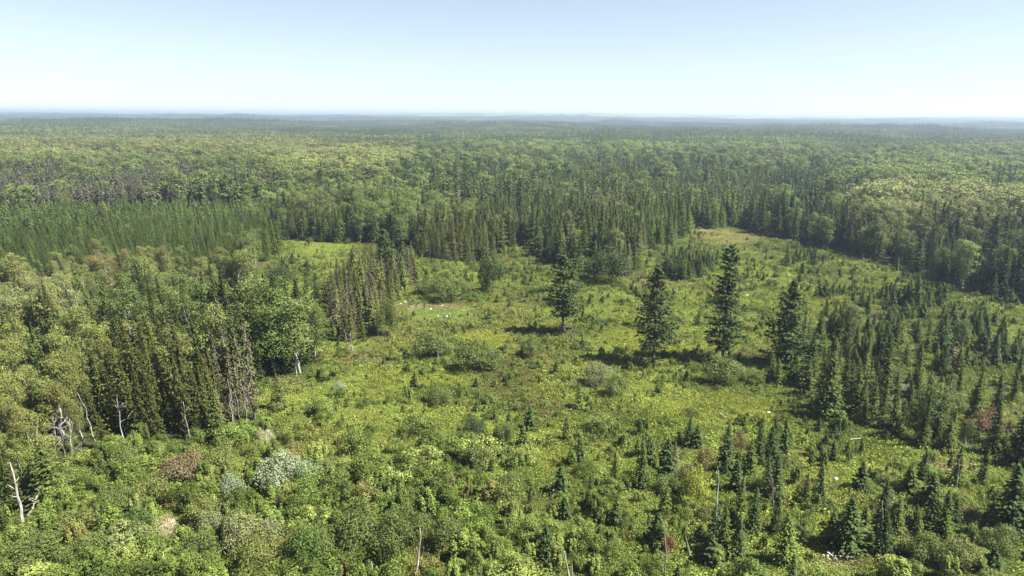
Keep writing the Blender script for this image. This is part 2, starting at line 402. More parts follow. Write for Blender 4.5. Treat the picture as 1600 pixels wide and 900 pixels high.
# THINGS wait in a list until all are placed; labels are written at the end
THINGS = []
def thing(kind, parts, x, y, z, rot, sc, tint, label=None, group=None, cat=None, info=None):
    """parts: [(name, mesh)]; a single part makes the thing itself the mesh"""
    if len(parts) == 1: o = add_obj(kind, parts[0][1]); ch = [o]
    else:
        o = bpy.data.objects.new(kind, None); o.empty_display_size = 0.5; COL.objects.link(o)
        ch = [add_obj(n_, m_, o) for n_, m_ in parts]
    o.location = (x, y, z); o.rotation_euler = rot; o.scale = sc if hasattr(sc, '__len__') else (sc, sc, sc)
    for c in ch: c['tint'] = [float(t) for t in tint] + [1.0]
    o['category'] = cat or kind.replace('_', ' ')
    if label: o['label'] = label
    if group: o['group'] = group
    THINGS.append((o, info)); return o

# ------------------------------------------------------------------ the place: zones as read off the photograph, laid on the ground
CLEAR = [(432, 372), (500, 380), (560, 379), (612, 384), (655, 402), (700, 409), (772, 410), (786, 384), (832, 384), (848, 412), (905, 430), (985, 434),
         (1000, 398), (1058, 378), (1085, 357), (1150, 357), (1220, 374), (1290, 390), (1390, 412), (1450, 434), (1500, 452), (1560, 468), (1600, 476), (1760, 490),
         (1990, 560), (2200, 1000), (2200, 1400), (-900, 1400), (-900, 900), (-200, 850), (-40, 815), (40, 806), (100, 792), (118, 755), (130, 712), (200, 690), (345, 690), (398, 660), (405, 605), (470, 588),
         (498, 572), (496, 553), (352, 546), (305, 505), (300, 462), (392, 452), (398, 425), (425, 405)]
DYING = [(505, 475), (535, 448), (585, 428), (640, 428), (652, 448), (622, 462), (612, 508), (590, 525), (545, 538), (512, 522)]
STAND = [(1190, 572), (1235, 556), (1300, 546), (1380, 556), (1470, 575), (1600, 600), (1790, 640), (1990, 740), (1760, 765), (1560, 728), (1450, 712), (1400, 690), (1345, 668), (1292, 655), (1278, 625), (1240, 600)]
SEMI = [(1230, 505), (1330, 505), (1460, 520), (1620, 520), (1800, 560), (1790, 640), (1600, 602), (1470, 576), (1380, 556), (1300, 546), (1235, 556)]
def is_clear(bx, by): return inpoly(bx, by, CLEAR) & (by > 355)

G_MEADOW = np.array([0.166, 0.200, 0.040]); G_GREEN = np.array([0.078, 0.104, 0.022]); G_BROWN = np.array([0.112, 0.100, 0.038])
G_YELL = np.array([0.182, 0.208, 0.034]); G_LUSH = np.array([0.128, 0.172, 0.038]); G_TAN = np.array([0.25, 0.20, 0.11]); G_SAND = np.array([0.36, 0.30, 0.21])
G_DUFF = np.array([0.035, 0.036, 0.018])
PATCH = [  # image ellipse, colour, strength
    (755, 527, 42, 11, G_YELL, .9), (500, 386, 60, 12, (G_LUSH + G_YELL) * .58, .7), (1140, 372, 62, 14, (G_YELL + G_TAN) / 2, .85), (1090, 359, 30, 4, G_TAN, .8),
    (690, 488, 52, 17, G_LUSH, .9), (1330, 478, 95, 15, G_YELL * .9, .7), (1010, 535, 90, 18, G_YELL * .9, .6), (1350, 727, 62, 22, (G_YELL + G_LUSH) / 2, .9),
    (1110, 640, 110, 26, G_YELL * .9, .6), (680, 590, 60, 12, G_YELL * .95, .6), (580, 660, 90, 30, G_MEADOW, .6), (1200, 690, 60, 25, G_MEADOW, .6),
    (850, 720, 60, 22, G_YELL * .85, .6), (1530, 540, 34, 9, G_TAN, .9), (1480, 728, 34, 9, G_TAN, .9), (266, 826, 19, 17, G_SAND, 1.3), (172, 858, 9, 16, np.array([.30, .17, .07]), .8),
    (1030, 440, 60, 10, G_TAN * .8, .5), (700, 478, 45, 5, G_TAN * .7, .7), (930, 600, 45, 8, G_TAN * .75, .6), (590, 560, 40, 10, G_TAN * .7, .5), (860, 640, 45, 18, G_BROWN, .7),
    (440, 705, 25, 10, G_TAN * .7, .5), (1360, 500, 40, 10, G_TAN * .9, .5), (450, 600, 30, 8, G_TAN * .8, .4), (1180, 655, 50, 14, G_YELL, .5), (980, 520, 45, 12, G_YELL, .6), (1180, 470, 70, 12, G_MEADOW * 1.1, .6),
    (640, 478, 22, 4, G_SAND * .8, .6), (1130, 555, 90, 5, G_TAN * .7, .4), (1315, 880, 40, 10, G_TAN * .8, .7), (660, 868, 14, 14, G_TAN * .7, .8)]
def gcol(x, y):
    bx, by, _ = proj(x, y, hgt(x, y))
    n1 = fbm(x / 16, y / 16, 31, 4); n2 = fbm(x / 5, y / 5, 41, 3); n3 = fbm(x / 30 + 4, y / 30, 51, 3)
    c = G_MEADOW + (G_GREEN - G_MEADOW) * (sstep(.40, .62, n1) * .85)[..., None]
    c = c + (G_BROWN - c) * (sstep(.54, .72, n3) * .5)[..., None]
    c = c + (G_YELL - c) * (sstep(.56, .74, n2) * .28)[..., None]
    low = sstep(640, 860, by) * .55 * (1 - sstep(1000, 1300, bx))
    c = c + (G_GREEN * 1.1 - c) * low[..., None]
    for cx, cy, rx, ry, col, s in PATCH:
        e = np.clip(ell(bx + (n2 - .5) * rx * .9, by + (n1 - .5) * ry * .9, cx, cy, rx, ry) * s, 0, 1)
        c = c + (col - c) * e[..., None]
    return c

# --- forest character by canopy position (image of the point 8 m up)
SPR = np.array([0.054, 0.070, 0.018]); PLT = np.array([0.068, 0.096, 0.020]); BRD = np.array([0.094, 0.122, 0.032]); PAL = np.array([0.165, 0.180, 0.075])
YEL = np.array([0.136, 0.153, 0.046]); OLV = np.array([0.104, 0.120, 0.032]); GRB = np.array([0.072, 0.074, 0.045]); ORG = np.array([0.140, 0.125, 0.042]); DKG = np.array([0.034, 0.051, 0.016])
ZONES = [  # cx, cy, rx, ry, share of conifers, conifer tint, broadleaf tint, height factor
    (200, 365, 270, 48, .985, PLT, BRD, .58), (60, 400, 120, 40, .98, PLT, BRD, .58),
    (250, 430, 210, 40, .12, DKG, YEL * .85, .58), (200, 412, 60, 14, .1, SPR, ORG, .58), (60, 450, 80, 30, .15, SPR, YEL, .6),
    (90, 500, 130, 45, .15, SPR * 1.2, PAL * .85, .85), (60, 640, 150, 100, .10, SPR, OLV * 1.1, .68), (110, 560, 100, 45, .25, SPR * 1.1, OLV * 1.1, .78),
    (285, 625, 115, 75, .93, OLV * .60, OLV, 1.06), (425, 515, 80, 62, .12, DKG * 1.1, BRD * 1.05, 1.05), (270, 500, 90, 40, .25, DKG, BRD * .9, 1.0),
    (140, 288, 210, 26, .93, GRB, BRD, 1.0), (200, 232, 330, 24, .36, SPR, YEL * .95, 1.05), (90, 250, 90, 10, .1, SPR, YEL * 1.1, 1.0),
    (520, 262, 120, 20, .32, DKG, YEL * 1.15, 1.1), (450, 250, 60, 12, .1, DKG, YEL, 1.1), (600, 262, 60, 16, .3, DKG, YEL, 1.1), (380, 288, 80, 14, .75, GRB * .7, BRD, 1.1),
    (470, 312, 80, 10, .1, SPR, BRD * 1.2, .6), (470, 345, 120, 18, .85, SPR, BRD, .9), (700, 285, 90, 30, .9, DKG, BRD, 1.25),
    (1000, 310, 330, 60, .96, SPR * 1.05, BRD, .92), (1050, 350, 240, 22, .95, PLT * .95, YEL * .8, .8), (1260, 320, 80, 60, .93, DKG * 1.05, BRD, 1.0),
    (720, 375, 90, 34, .96, OLV * .62, YEL * .8, .75), (900, 380, 110, 40, .95, SPR * .9, BRD, .95), (1060, 236, 270, 13, .42, SPR, BRD * 1.35, 1.0), (1100, 255, 90, 10, .9, DKG, BRD, 1),
    (1500, 275, 190, 38, .38, DKG, BRD * 1.25, 1.0), (1400, 340, 60, 34, .08, DKG, YEL * 1.05 + .01, 1.25), (1520, 350, 90, 34, .12, DKG, YEL * 1.0 + .01, 1.25),
    (1440, 392, 120, 20, .7, DKG, BRD * .75, .8), (1600, 405, 90, 50, .80, DKG, BRD * .75, .95)]
PLANT = [(-400, 352), (0, 338), (250, 330), (436, 328), (436, 386), (380, 400), (200, 418), (0, 452), (-400, 500)]
def forest_props(x, y):
    cx_, cy_, _ = proj(x, y, hgt(x, y) + 8)
    n = fbm(x / 130, y / 130, 61, 3); n2 = fbm(x / 420 + 3, y / 420, 71, 3)
    p = sstep(.38, .60, .5 * n + .5 * n2) * .66 + .28
    far = sstep(500, 900, np.hypot(x, y))
    ct = np.tile(SPR, (len(x), 1)); bt = BRD + (YEL - BRD) * sstep(.45, .7, fbm(x / 90, y / 90, 81, 3))[:, None]
    hf = np.ones(len(x))
    for zx, zy, rx, ry, pc, c1, c2, h in ZONES:
        e = ell(cx_ + (n - .5) * rx * .8, cy_ + (n2 - .5) * ry * .6, zx, zy, rx, ry, .25)
        p = p + (pc - p) * e; ct = ct + (c1 - ct) * e[:, None]; bt = bt + (c2 - bt) * e[:, None]; hf = hf + (h - hf) * e
    bx_, by_, _ = proj(x, y, hgt(x, y)); pl = inpoly(bx_, by_, PLANT)
    cm = fbm(x / 38 + 7, y / 38, 181, 2); hf = hf * np.where(np.hypot(x, y) > 380, .62 + .76 * cm, 1)
    m = (.72 + .56 * fbm(x / 60, y / 75 + 3, 191, 3))[:, None]; ct = ct * m; bt = bt * m
    p = np.where(pl, .99, p); hf = np.where(pl, .56, hf); ct = np.where(pl[:, None], PLT * np.array([.95, .98, 1.05]) * (.60 + .5 * fbm(x / 25, y / 25, 211, 3))[:, None], ct)
    return p, ct, bt, hf

# ------------------------------------------------------------------ ground
def build_ground():
    rr = np.concatenate([[0.01], np.arange(10, 60, 10), np.arange(60, 420, 1.6), np.geomspace(421, 3000, 110), np.geomspace(3060, 34000, 130)])
    na = 1000; an = np.linspace(0, 2 * math.pi, na, endpoint=False)
    A, Q = np.meshgrid(an, rr); X = (np.sin(A) * Q).ravel(); Y = (np.cos(A) * Q).ravel()
    Z = hgt(X, Y)
    global HMIN; HMIN = float(Z.min())
    v = np.stack([X, Y, Z], 1)
    i = np.arange(len(rr) - 1)[:, None] * na; j = np.arange(na)[None, :]; j2 = (j + 1) % na
    f = np.stack([i + j, i + na + j, i + na + j2, i + j2], -1).reshape(-1, 4)[:, ::-1]
    me = bpy.data.meshes.new('ground')
    me.vertices.add(len(v)); me.vertices.foreach_set('co', v.astype(np.float32).ravel())
    me.loops.add(f.size); me.loops.foreach_set('vertex_index', f.astype(np.int32).ravel())
    me.polygons.add(len(f)); me.polygons.foreach_set('loop_start', np.arange(0, f.size, 4, dtype=np.int32))
    me.update(calc_edges=True)
    me.polygons.foreach_set('use_smooth', np.ones(len(f), bool))
    front = Y > 20
    bx, by, _ = proj(X, Y, Z)
    cl = front & is_clear(bx, by)
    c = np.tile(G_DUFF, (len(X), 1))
    c[cl] = gcol(X[cl], Y[cl]) * 0.42  # darker than the tufts: shade in the gaps between them put into the colour
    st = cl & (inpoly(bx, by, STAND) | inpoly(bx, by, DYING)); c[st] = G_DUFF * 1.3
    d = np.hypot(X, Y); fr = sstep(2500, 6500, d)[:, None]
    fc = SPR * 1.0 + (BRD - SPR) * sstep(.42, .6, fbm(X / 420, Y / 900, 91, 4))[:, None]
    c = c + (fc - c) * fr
    a = me.attributes.new('gcol', 'FLOAT_COLOR', 'POINT'); a.data.foreach_set('color', np.concatenate([c, np.ones((len(c), 1))], 1).astype(np.float32).ravel())
    m = bpy.data.materials.new('ground'); m.use_nodes = True; n = m.node_tree; p = n.nodes['Principled BSDF']
    at = n.nodes.new('ShaderNodeAttribute'); at.attribute_name = 'gcol'
    g = n.nodes.new('ShaderNodeNewGeometry'); nz = n.nodes.new('ShaderNodeTexNoise'); nz.inputs['Scale'].default_value = 1.3; nz.inputs['Detail'].default_value = 8
    n.links.new(g.outputs['Position'], nz.inputs['Vector'])
    mr = n.nodes.new('ShaderNodeMapRange'); mr.inputs[1].default_value = .3; mr.inputs[2].default_value = .7; mr.inputs[3].default_value = .6; mr.inputs[4].default_value = 1.4
    n.links.new(nz.outputs['Fac'], mr.inputs[0])
    vm = n.nodes.new('ShaderNodeVectorMath'); vm.operation = 'SCALE'; n.links.new(at.outputs['Color'], vm.inputs[0]); n.links.new(mr.outputs[0], vm.inputs['Scale'])
    n.links.new(vm.outputs[0], p.inputs['Base Color']); p.inputs['Roughness'].default_value = .95; p.inputs['Specular IOR Level'].default_value = .1
    b = n.nodes.new('ShaderNodeBump'); b.inputs['Strength'].default_value = .6; b.inputs['Distance'].default_value = .15
    n.links.new(nz.outputs['Fac'], b.inputs['Height']); n.links.new(b.outputs[0], p.inputs['Normal'])
    me.materials.append(m); o = add_obj('ground', me); o['kind'] = 'structure'
    return o
build_ground()

# ------------------------------------------------------------------ prototypes
SP_NEAR = []; SP_DYING = []; BR_NEAR = []; YS = []; SH = []; SNAG = []
for i in range(6):
    c, t = spruce(12, 1.95 + .25 * (i % 3), .28, 9, 7, .05, 100 + i, .74, .34, 0, .26, 0.9)
    SP_NEAR.append((c, t)); stuff_proto('spruce_near', [(c, 0), (t, 1)], [M_NEED, M_BARK])
for i in range(4):
    c, t = spruce(10, 1.15, .28, 7, 6, .10, 140 + i, .6, .30, .42, .3, 0.8)
    SP_DYING.append((c, t)); stuff_proto('spruce_dying', [(c, 0), (t, 1)], [M_NEED, M_DEADT])
for i in range(5):
    c, t = spruce(12, 2.0 + .25 * (i % 3), .72, 5, 3, .05, 160 + i, .85, .34, 0, .22, 1.35)
    stuff_proto('spruce_mid', [(c, 0), (t, 1)], [M_NEED, M_BARK])
for i in range(6):
    c, t = broad(17, 9.0 + .9 * (i % 3), 200 + i, 17 + i % 3, 7500, .175, .16 + .05 * (i % 3), 1 + i % 2)
    BR_NEAR.append((c, t)); stuff_proto('broad_near', [(c, 0), (t, 1)], [M_LEAF, M_BIRCH])
for i in range(5):
    c, t = broad(17, 10.5, 230 + i, 17, 2600, .30, .20, 1); stuff_proto('broad_mid', [(c, 0), (t, 1)], [M_LEAF, M_BIRCH])
for i in range(6):
    c, t = spruce(4, .98 + .12 * (i % 3), .17, 8, 5, .02, 300 + i, .9, .22, 0, .22, .9); YS.append((c, t)); stuff_proto('young_spruce', [(c, 0), (t, 1)], [M_NEED, M_BARK])
for i in range(8):
    c, t = shrub(2.2, [3.2, 2.0, 3.8, 1.5][i % 4], 340 + i, 2600, .066, [13, 10, 17, 8][i % 4], [0, .4, 0, .6][i % 4]); SH.append((c, t)); stuff_proto('shrub', [(c, 0), (t, 1)], [M_LEAF, M_BARK])
for i in range(2):
    c, t = shrub(2.2, 3.3, 360 + i, 5000, .062, 15, 0, (.26, .38), (.9, 1.1)); stuff_proto('round_shrub', [(c, 0), (t, 1)], [M_LEAF, M_BARK])
for i in range(8): stuff_proto('tuft', [(tuft(1.8, .55 + .1 * (i % 3), 380 + i, 130, .08, .35 + .05 * (i % 4)), 0)], [M_HERB])
for i in range(8):
    t, b = branchy(9, 420 + i, .13, 10 + i, .30, (0, 0), twigs=3); SNAG.append((t, b)); stuff_proto('snag', [(t, 0), (b, 1)], [M_DEAD, M_DEADT])
def patch_proto(key, size, n, pc, seed, q):
    r = np.random.default_rng(seed); m = MB()
    sp = [spruce(14, 2.3, 1.3 * q, 4, 2, .08, seed * 7 + j, .9, .3, 0, .2, 2.0 * q)[0] for j in range(4)]
    br = [broad(15, 10.5, seed * 9 + j, 11, int(420 / q), .68 * q, .3)[0] for j in range(4)]
    for k in range(n):
        if r.random() > pc and r.random() < .35: continue
        x, y = r.uniform(-size / 2, size / 2, 2); s = r.uniform(.7, 1.25); a = r.uniform(0, 6.28); con = r.random() < pc
        M = np.eye(4); ca, sa = math.cos(a) * s, math.sin(a) * s; M[:3, :3] = [[ca, -sa, 0], [sa, ca, 0], [0, 0, s]]; M[:3, 3] = (x, y, 0)
        if con: M[:3, :3] *= r.uniform(.9, 1.2); M[2, 2] *= 1.25
        b = r.uniform(.88, 1.14); mul = np.array([.40, .50, .60]) * b if con else np.array([1.0 + r.normal(0, .07), 1.0, .95]) * b
        m.join((sp if con else br)[r.integers(4)], M, mul, 0)
    PROTO.setdefault(key, []).append(m.mesh(key, [M_LEAF]))
for i, pc in enumerate([.95, .85, .6, .45, .15, .08]): patch_proto('patch_mid', 44, 80, pc, 500 + i, 1.0)
for i, pc in enumerate([.95, .8, .55, .4, .12, .1]): patch_proto('patch_far', 110, 330, pc, 520 + i, 1.7)

def mk(key_parts, names, mats, tag_):
    return [[(nm, b.mesh(tag_ + '_' + nm, [mt])) for nm, b, mt in zip(names, p, mats)] for p in key_parts]
T_SPR = mk(SP_NEAR, ('crown', 'trunk'), (M_NEED, M_BARK), 'spruce')
T_DYI = mk(SP_DYING, ('crown', 'trunk'), (M_NEED, M_DEADT), 'dying_spruce')
T_BRD = mk(BR_NEAR, ('crown', 'trunk'), (M_LEAF, M_BIRCH), 'broadleaf')
T_YS = [[('young_spruce', m)] for m in PROTO['young_spruce']]
T_SH = [[('shrub', m)] for m in PROTO['shrub']]; T_RND = [[('shrub', m)] for m in PROTO['round_shrub']]
T_SNG = mk(SNAG, ('trunk', 'limb'), (M_DEAD, M_DEADT), 'dead_tree')

def lean_of(px):   # the left-hand woods lean away from the clearing
    return -R(9) * sstep(480, 60, 0) if False else -math.radians(12) * float(1 - sstep(40, 520, px))

# ------------------------------------------------------------------ explicit plants: foot px, foot py, top py, kind, tint, width factor, label
HEROES = [
 (879, 522, 399, 'pineA'), (1020, 569, 413, 'pineB'), (1128, 565, 383, 'pineC'), (1228, 572, 438, 'pineD')]
spA = [(.24, 3.2), (.33, 5.4), (.45, 3.6), (.55, 5.2), (.70, 4.2), (.85, 2.4), (1, .3)]
spB = [(.20, 4.2), (.27, 6.4), (.38, 5.7), (.55, 4.4), (.75, 2.8), (.90, 1.4), (1, .3)]
spC = [(.12, 3.4), (.20, 4.8), (.35, 5.2), (.48, 3.6), (.60, 2.6), (.80, 2.7), (.92, 1.9), (1, .3)]
spD = [(.04, 5.4), (.15, 6.2), (.40, 4.9), (.60, 3.4), (.80, 1.8), (1, .3)]
TAKEN = []
def hero(px, py, top, spec, seed, label, tint=DKG * 1.15, tr=.3, k=1.3):
    h = height_for(px, py, top); x, y, z = ground_at(px, py)
    c, t, l = white_pine(h, spec, seed, tr, k)
    if h < 14: t.join(l); l = None
    thing('pine_tree', [('crown', c.mesh('pine_crown', [M_NEED])), ('trunk', t.mesh('pine_trunk', [M_BARK]))] + ([('limb', l.mesh('pine_limbs', [M_BARK]))] if l else []),
          x, y, z, (0, 0, 0), 1, tint, label, 'tall dark pines', 'pine')
    TAKEN.append((x, y, 3.2))
hero(879, 522, 399, spA, 1, 'leftmost of the four lone pines, thin crown over bare lower trunk and dark shadow')
hero(1020, 569, 413, spB, 2, 'second of the four lone pines, wide drooping lower boughs above a bare trunk')
hero(1128, 565, 383, spC, 3, 'tallest of the four lone pines, narrow crown with a club-shaped top')
hero(1228, 572, 438, spD, 4, 'rightmost of the four lone pines, broad cone with boughs nearly to the ground')
for a in [(812, 352, 276, 11, 'pine rising above the spruces behind the pocket meadow, left of centre gap'),
          (905, 402, 322, 12, 'pine above the round dark thicket at the far edge of the clearing'),
          (848, 385, 340, 13, 'low dark pine beside the pocket meadow at the far edge'),
          (601, 432, 358, 14, 'left one of the twin pines over the dying spruces'),
          (626, 440, 355, 15, 'right one of the twin pines over the dying spruces'),
          (636, 318, 248, 16, 'tall pine at the front of the far pale hardwoods'),
          (748, 312, 250, 17, 'right one of the tall pines in the far dark row'),
          (712, 312, 252, 18, 'middle one of the tall pines in the far dark row'),
          (728, 316, 246, 19, 'tallest pine in the far dark row behind the spruces'),
          (1541, 446, 333, 20, 'tall narrow dark conifer before the pale hardwoods at the right edge'),
          (1590, 455, 375, 21, 'dark conifer at the right frame edge where the clearing ends'),
          (112, 262, 236, 22, 'tiny dark pine standing above the far left hardwoods'),
          (503, 330, 262, 23, 'slim dark pine before the far hardwoods, left of the tall pine row')]:
    hero(a[0], a[1], a[2], [(.18, 3.0), (.30, 3.8), (.55, 3.2), (.8, 2.2), (1, .3)] if a[3] % 2 else [(.12, 3.4), (.35, 3.6), (.6, 3.0), (.82, 2.4), (1, .3)], a[3], a[4], DKG * 1.2, .25, .8)

# (px, py, top, kind, tint, width factor)
XS = [  # single spruces
 (1075, 698, 652, DKG, 1.35), (1088, 700, 664, DKG, 1.2), (1183, 722, 660, DKG, 1.0), (1132, 735, 662, DKG * 1.2, 1.1), (1212, 786, 708, DKG, 1.1), (1198, 772, 715, DKG, 1.0),
 (1325, 862, 775, DKG * 1.1, 1.7), (1345, 850, 790, SPR, 1.3), (1300, 850, 800, SPR, 1.2), (1376, 828, 750, DKG, .9), (1400, 835, 778, SPR, 1.1), (1452, 828, 770, DKG, 1.3), (1476, 832, 765, DKG, 1.2), (1490, 830, 778, DKG, 1.1),
 (1440, 752, 702, DKG, 1.0), (1572, 836, 725, DKG, 1.5), (1595, 838, 745, DKG, 1.3), (1548, 815, 765, SPR, 1.0), (855, 874, 818, DKG, 1.3), (828, 672, 634, DKG, 1.3), (818, 700, 662, SPR, 1.2),
 (922, 792, 742, DKG, 1.1), (1468, 555, 488, DKG * 1.05, 1.2), (1397, 562, 490, SPR, 1.3), (1142, 540, 505, SPR, 1.0), (494, 470, 438, DKG, 1.2), (437, 640, 585, SPR, 1.3), (765, 505, 480, SPR, 1.0),
 (345, 692, 600, SPR * .95, 1.1), (905, 640, 600, PLT, 1.2), (820, 898, 842, SPR, 1.2), (1023, 850, 800, DKG * 1.1, 1.3), (1130, 870, 790, SPR * .9, 1.0), (1150, 870, 800, DKG, 1.1), (1110, 880, 835, DKG, 1.6), (1155, 800, 745, SPR, .9),
 (1175, 830, 760, DKG * 1.1, 1.0), (1235, 700, 675, SPR, 1.0), (1280, 780, 725, SPR * 1.1, 1.1), (1260, 790, 740, SPR, 1.0), (1428, 870, 805, SPR, 1.0), (1225, 880, 800, PLT, 1.1), (1552, 895, 852, DKG, 1.3), (910, 505, 470, SPR, 1.0), (921, 476, 458, DKG, 1.0),
 (1089, 510, 485, DKG, .9), (1415, 480, 440, DKG, 1.2), (1432, 482, 428, DKG, 1.2), (1345, 480, 452, DKG, 1.4), (1332, 475, 452, DKG, 1.2), (1355, 482, 458, DKG, 1.2), (1228, 415, 380, SPR, 1.2), (86, 790, 695, SPR * 1.05, 1.9), (60, 770, 700, SPR, 1.5),
 (8, 800, 740, DKG, 1.6), (1283, 640, 575, SPR, 1.2), (1260, 620, 560, SPR * .9, 1.1), (1205, 600, 575, SPR, 1.0), (885, 688, 650, SPR, .9)]
XB = [ (172, 866, 838, 24, np.array([.26, .15, .07])), (330, 835, 800, 40, np.array([.14, .16, .07])), (455, 740, 722, 60, np.array([.15, .18, .09])), # single shrubs / low round trees: px, py, top, width px, tint
 (437, 772, 718, 78, np.array([.165, .19, .105])), (478, 766, 722, 56, np.array([.15, .20, .09])), (364, 797, 748, 46, np.array([.145, .175, .105])), (288, 752, 712, 80, np.array([.11, .09, .045])),
 (345, 735, 700, 60, OLV), (952, 441, 394, 70, DKG * 1.1), (918, 436, 404, 44, BRD * .8), (768, 459, 405, 44, DKG * 1.3), (437, 452, 418, 50, DKG * 1.1), (690, 471, 440, 56, BRD * .8), (715, 466, 436, 40, OLV * .9), (668, 462, 436, 44, BRD * .9),
 (604, 527, 478, 34, BRD * .75), (741, 682, 655, 40, DKG * 1.2), (560, 870, 800, 90, BRD * .75), (610, 880, 815, 80, BRD * .7), (480, 892, 830, 70, np.array([.062, .098, .022])), (500, 885, 820, 60, BRD), (640, 850, 800, 70, BRD * .7), (700, 860, 815, 70, BRD * .75),
 (1084, 795, 735, 44, np.array([.20, .22, .035])), (1072, 770, 730, 36, YEL), (1042, 865, 838, 22, np.array([.17, .085, .04])), (1100, 740, 700, 36, ORG), (1510, 822, 792, 40, ORG * .9), (1155, 710, 680, 30, ORG * .9), (670, 560, 520, 50, BRD * .9), (735, 580, 535, 56, BRD * .8), (765, 575, 545, 50, BRD * .85),
 (690, 555, 530, 40, BRD), (1130, 600, 560, 60, BRD * .95), (1490, 650, 620, 50, BRD * .9), (418, 695, 676, 24, np.array([.27, .28, .16])), (408, 688, 672, 14, np.array([.27, .28, .16])), (1048, 770, 745, 50, BRD), (380, 860, 810, 60, PAL * .9), (420, 855, 812, 50, PAL * .85), (400, 890, 840, 70, OLV),
 (60, 880, 840, 90, BRD * .8), (140, 885, 845, 80, BRD * .85), (215, 840, 800, 50, np.array([.06, .095, .024])), (320, 820, 780, 56, OLV * 1.1), (180, 800, 760, 60, BRD * .9), (240, 790, 750, 70, OLV), (120, 840, 800, 70, OLV), (310, 880, 840, 70, BRD * .8), (1545, 690, 650, 60, np.array([.14, .09, .05])), (1440, 880, 840, 60, BRD * .9), (1500, 890, 850, 60, YEL * .9), (1560, 870, 830, 60, BRD * .95),
 (530, 612, 598, 24, np.array([.17, .19, .11])), (685, 632, 608, 44, BRD * .8), (800, 778, 742, 50, BRD * .8), (640, 800, 770, 60, BRD * .7), (790, 690, 665, 30, BRD), (830, 560, 530, 34, BRD), (960, 620, 590, 46, BRD), (935, 600, 572, 50, PAL * .7), (120, 765, 735, 60, BRD), (200, 735, 700, 60, BRD * .9)]
# ------------------------------------------------------------------ candidates collected for all kinds, then split into things and stuff
CAND = {k: [] for k in ('spruce_tree', 'broadleaf_tree', 'young_spruce', 'shrub')}   # rows: x y z height width tint3 variant rot forced dying
def add(kind, x, y, h, wf, tint, forced=0, flag=0):
    CAND[kind].append((x, y, float(hgt(x, y)), h, wf, tint[0], tint[1], tint[2], forced, flag)); 
for px, py, top, tint, wf in XS:
    h = height_for(px, py, top); x, y, z = ground_at(px, py); add('young_spruce' if h < 5.2 else 'spruce_tree', x, y, h, wf, tint, 1); TAKEN.append((x, y, 1.0))
for px, py, top, wpx, tint in XB:
    h = height_for(px, py, top); x, y, z = ground_at(px, py); s = float(proj(x, y, z)[2]); W = wpx * s / FPX
    if h > 15: add('broadleaf_tree', x, y, h, W / (h * .56), tint, 1)
    else: add('shrub', x, y, h, (W / h) / 1.55, tint, 1)
    TAKEN.append((x, y, W * .52))
for kx, ky, kr in ((38, 826, 2.2), (44, 812, 2), (266, 828, 3.2), (262, 848, 2.4), (278, 812, 2.2), (652, 899, 1.6), (586, 899, 1.6), (892, 899, 1.5), (1117, 868, 1.2), (1040, 899, 1), (1378, 838, 1.2), (1494, 765, 1.2), (1310, 874, 3.2), (1290, 872, 2.4), (1332, 868, 2),
                   (1556, 830, 2.2), (1306, 751, 1.5), (634, 474, 2), (626, 476, 1.8), (673, 484, 1.5), (684, 500, 2), (694, 499, 2), (703, 499, 2), (888, 517, 2.2), (1201, 647, 1.4), (1252, 631, 1.4), (1129, 654, 1.8), (1167, 463, 1.5), (100, 720, 1.5), (194, 688, 1.2), (1231, 664, 1.2), (683, 566, 1)):
    kx, ky, kz = ground_at(kx, ky); TAKEN.append((kx, ky, kr)); kd = math.hypot(kx, ky); TAKEN.append((kx - kx / kd * kr * 1.1, ky - ky / kd * kr * 1.1, kr * .9))
TK = np.array(TAKEN)
def free(x, y, extra=0.0):
    ok = np.ones(len(x), bool)
    for tx, ty, tr in TK: ok &= (np.hypot(x - tx, y - ty) > tr + extra)
    return ok
def grid(x0, x1, y0, y1, s, seed):
    r = np.random.default_rng(seed)
    X, Y = np.meshgrid(np.arange(x0, x1, s), np.arange(y0, y1, s)); X = X.ravel() + r.uniform(-.48, .48, X.size) * s; Y = Y.ravel() + r.uniform(-.48, .48, Y.size) * s
    return X, Y, r
def infield(x, y, m=140):
    z = hgt(x, y); bx, by, s = proj(x, y, z); tx, ty, _ = proj(x, y, z + 14)
    return (bx > -m) & (bx < 1600 + m) & (ty < 900 + 60) & (y > 20), bx, by
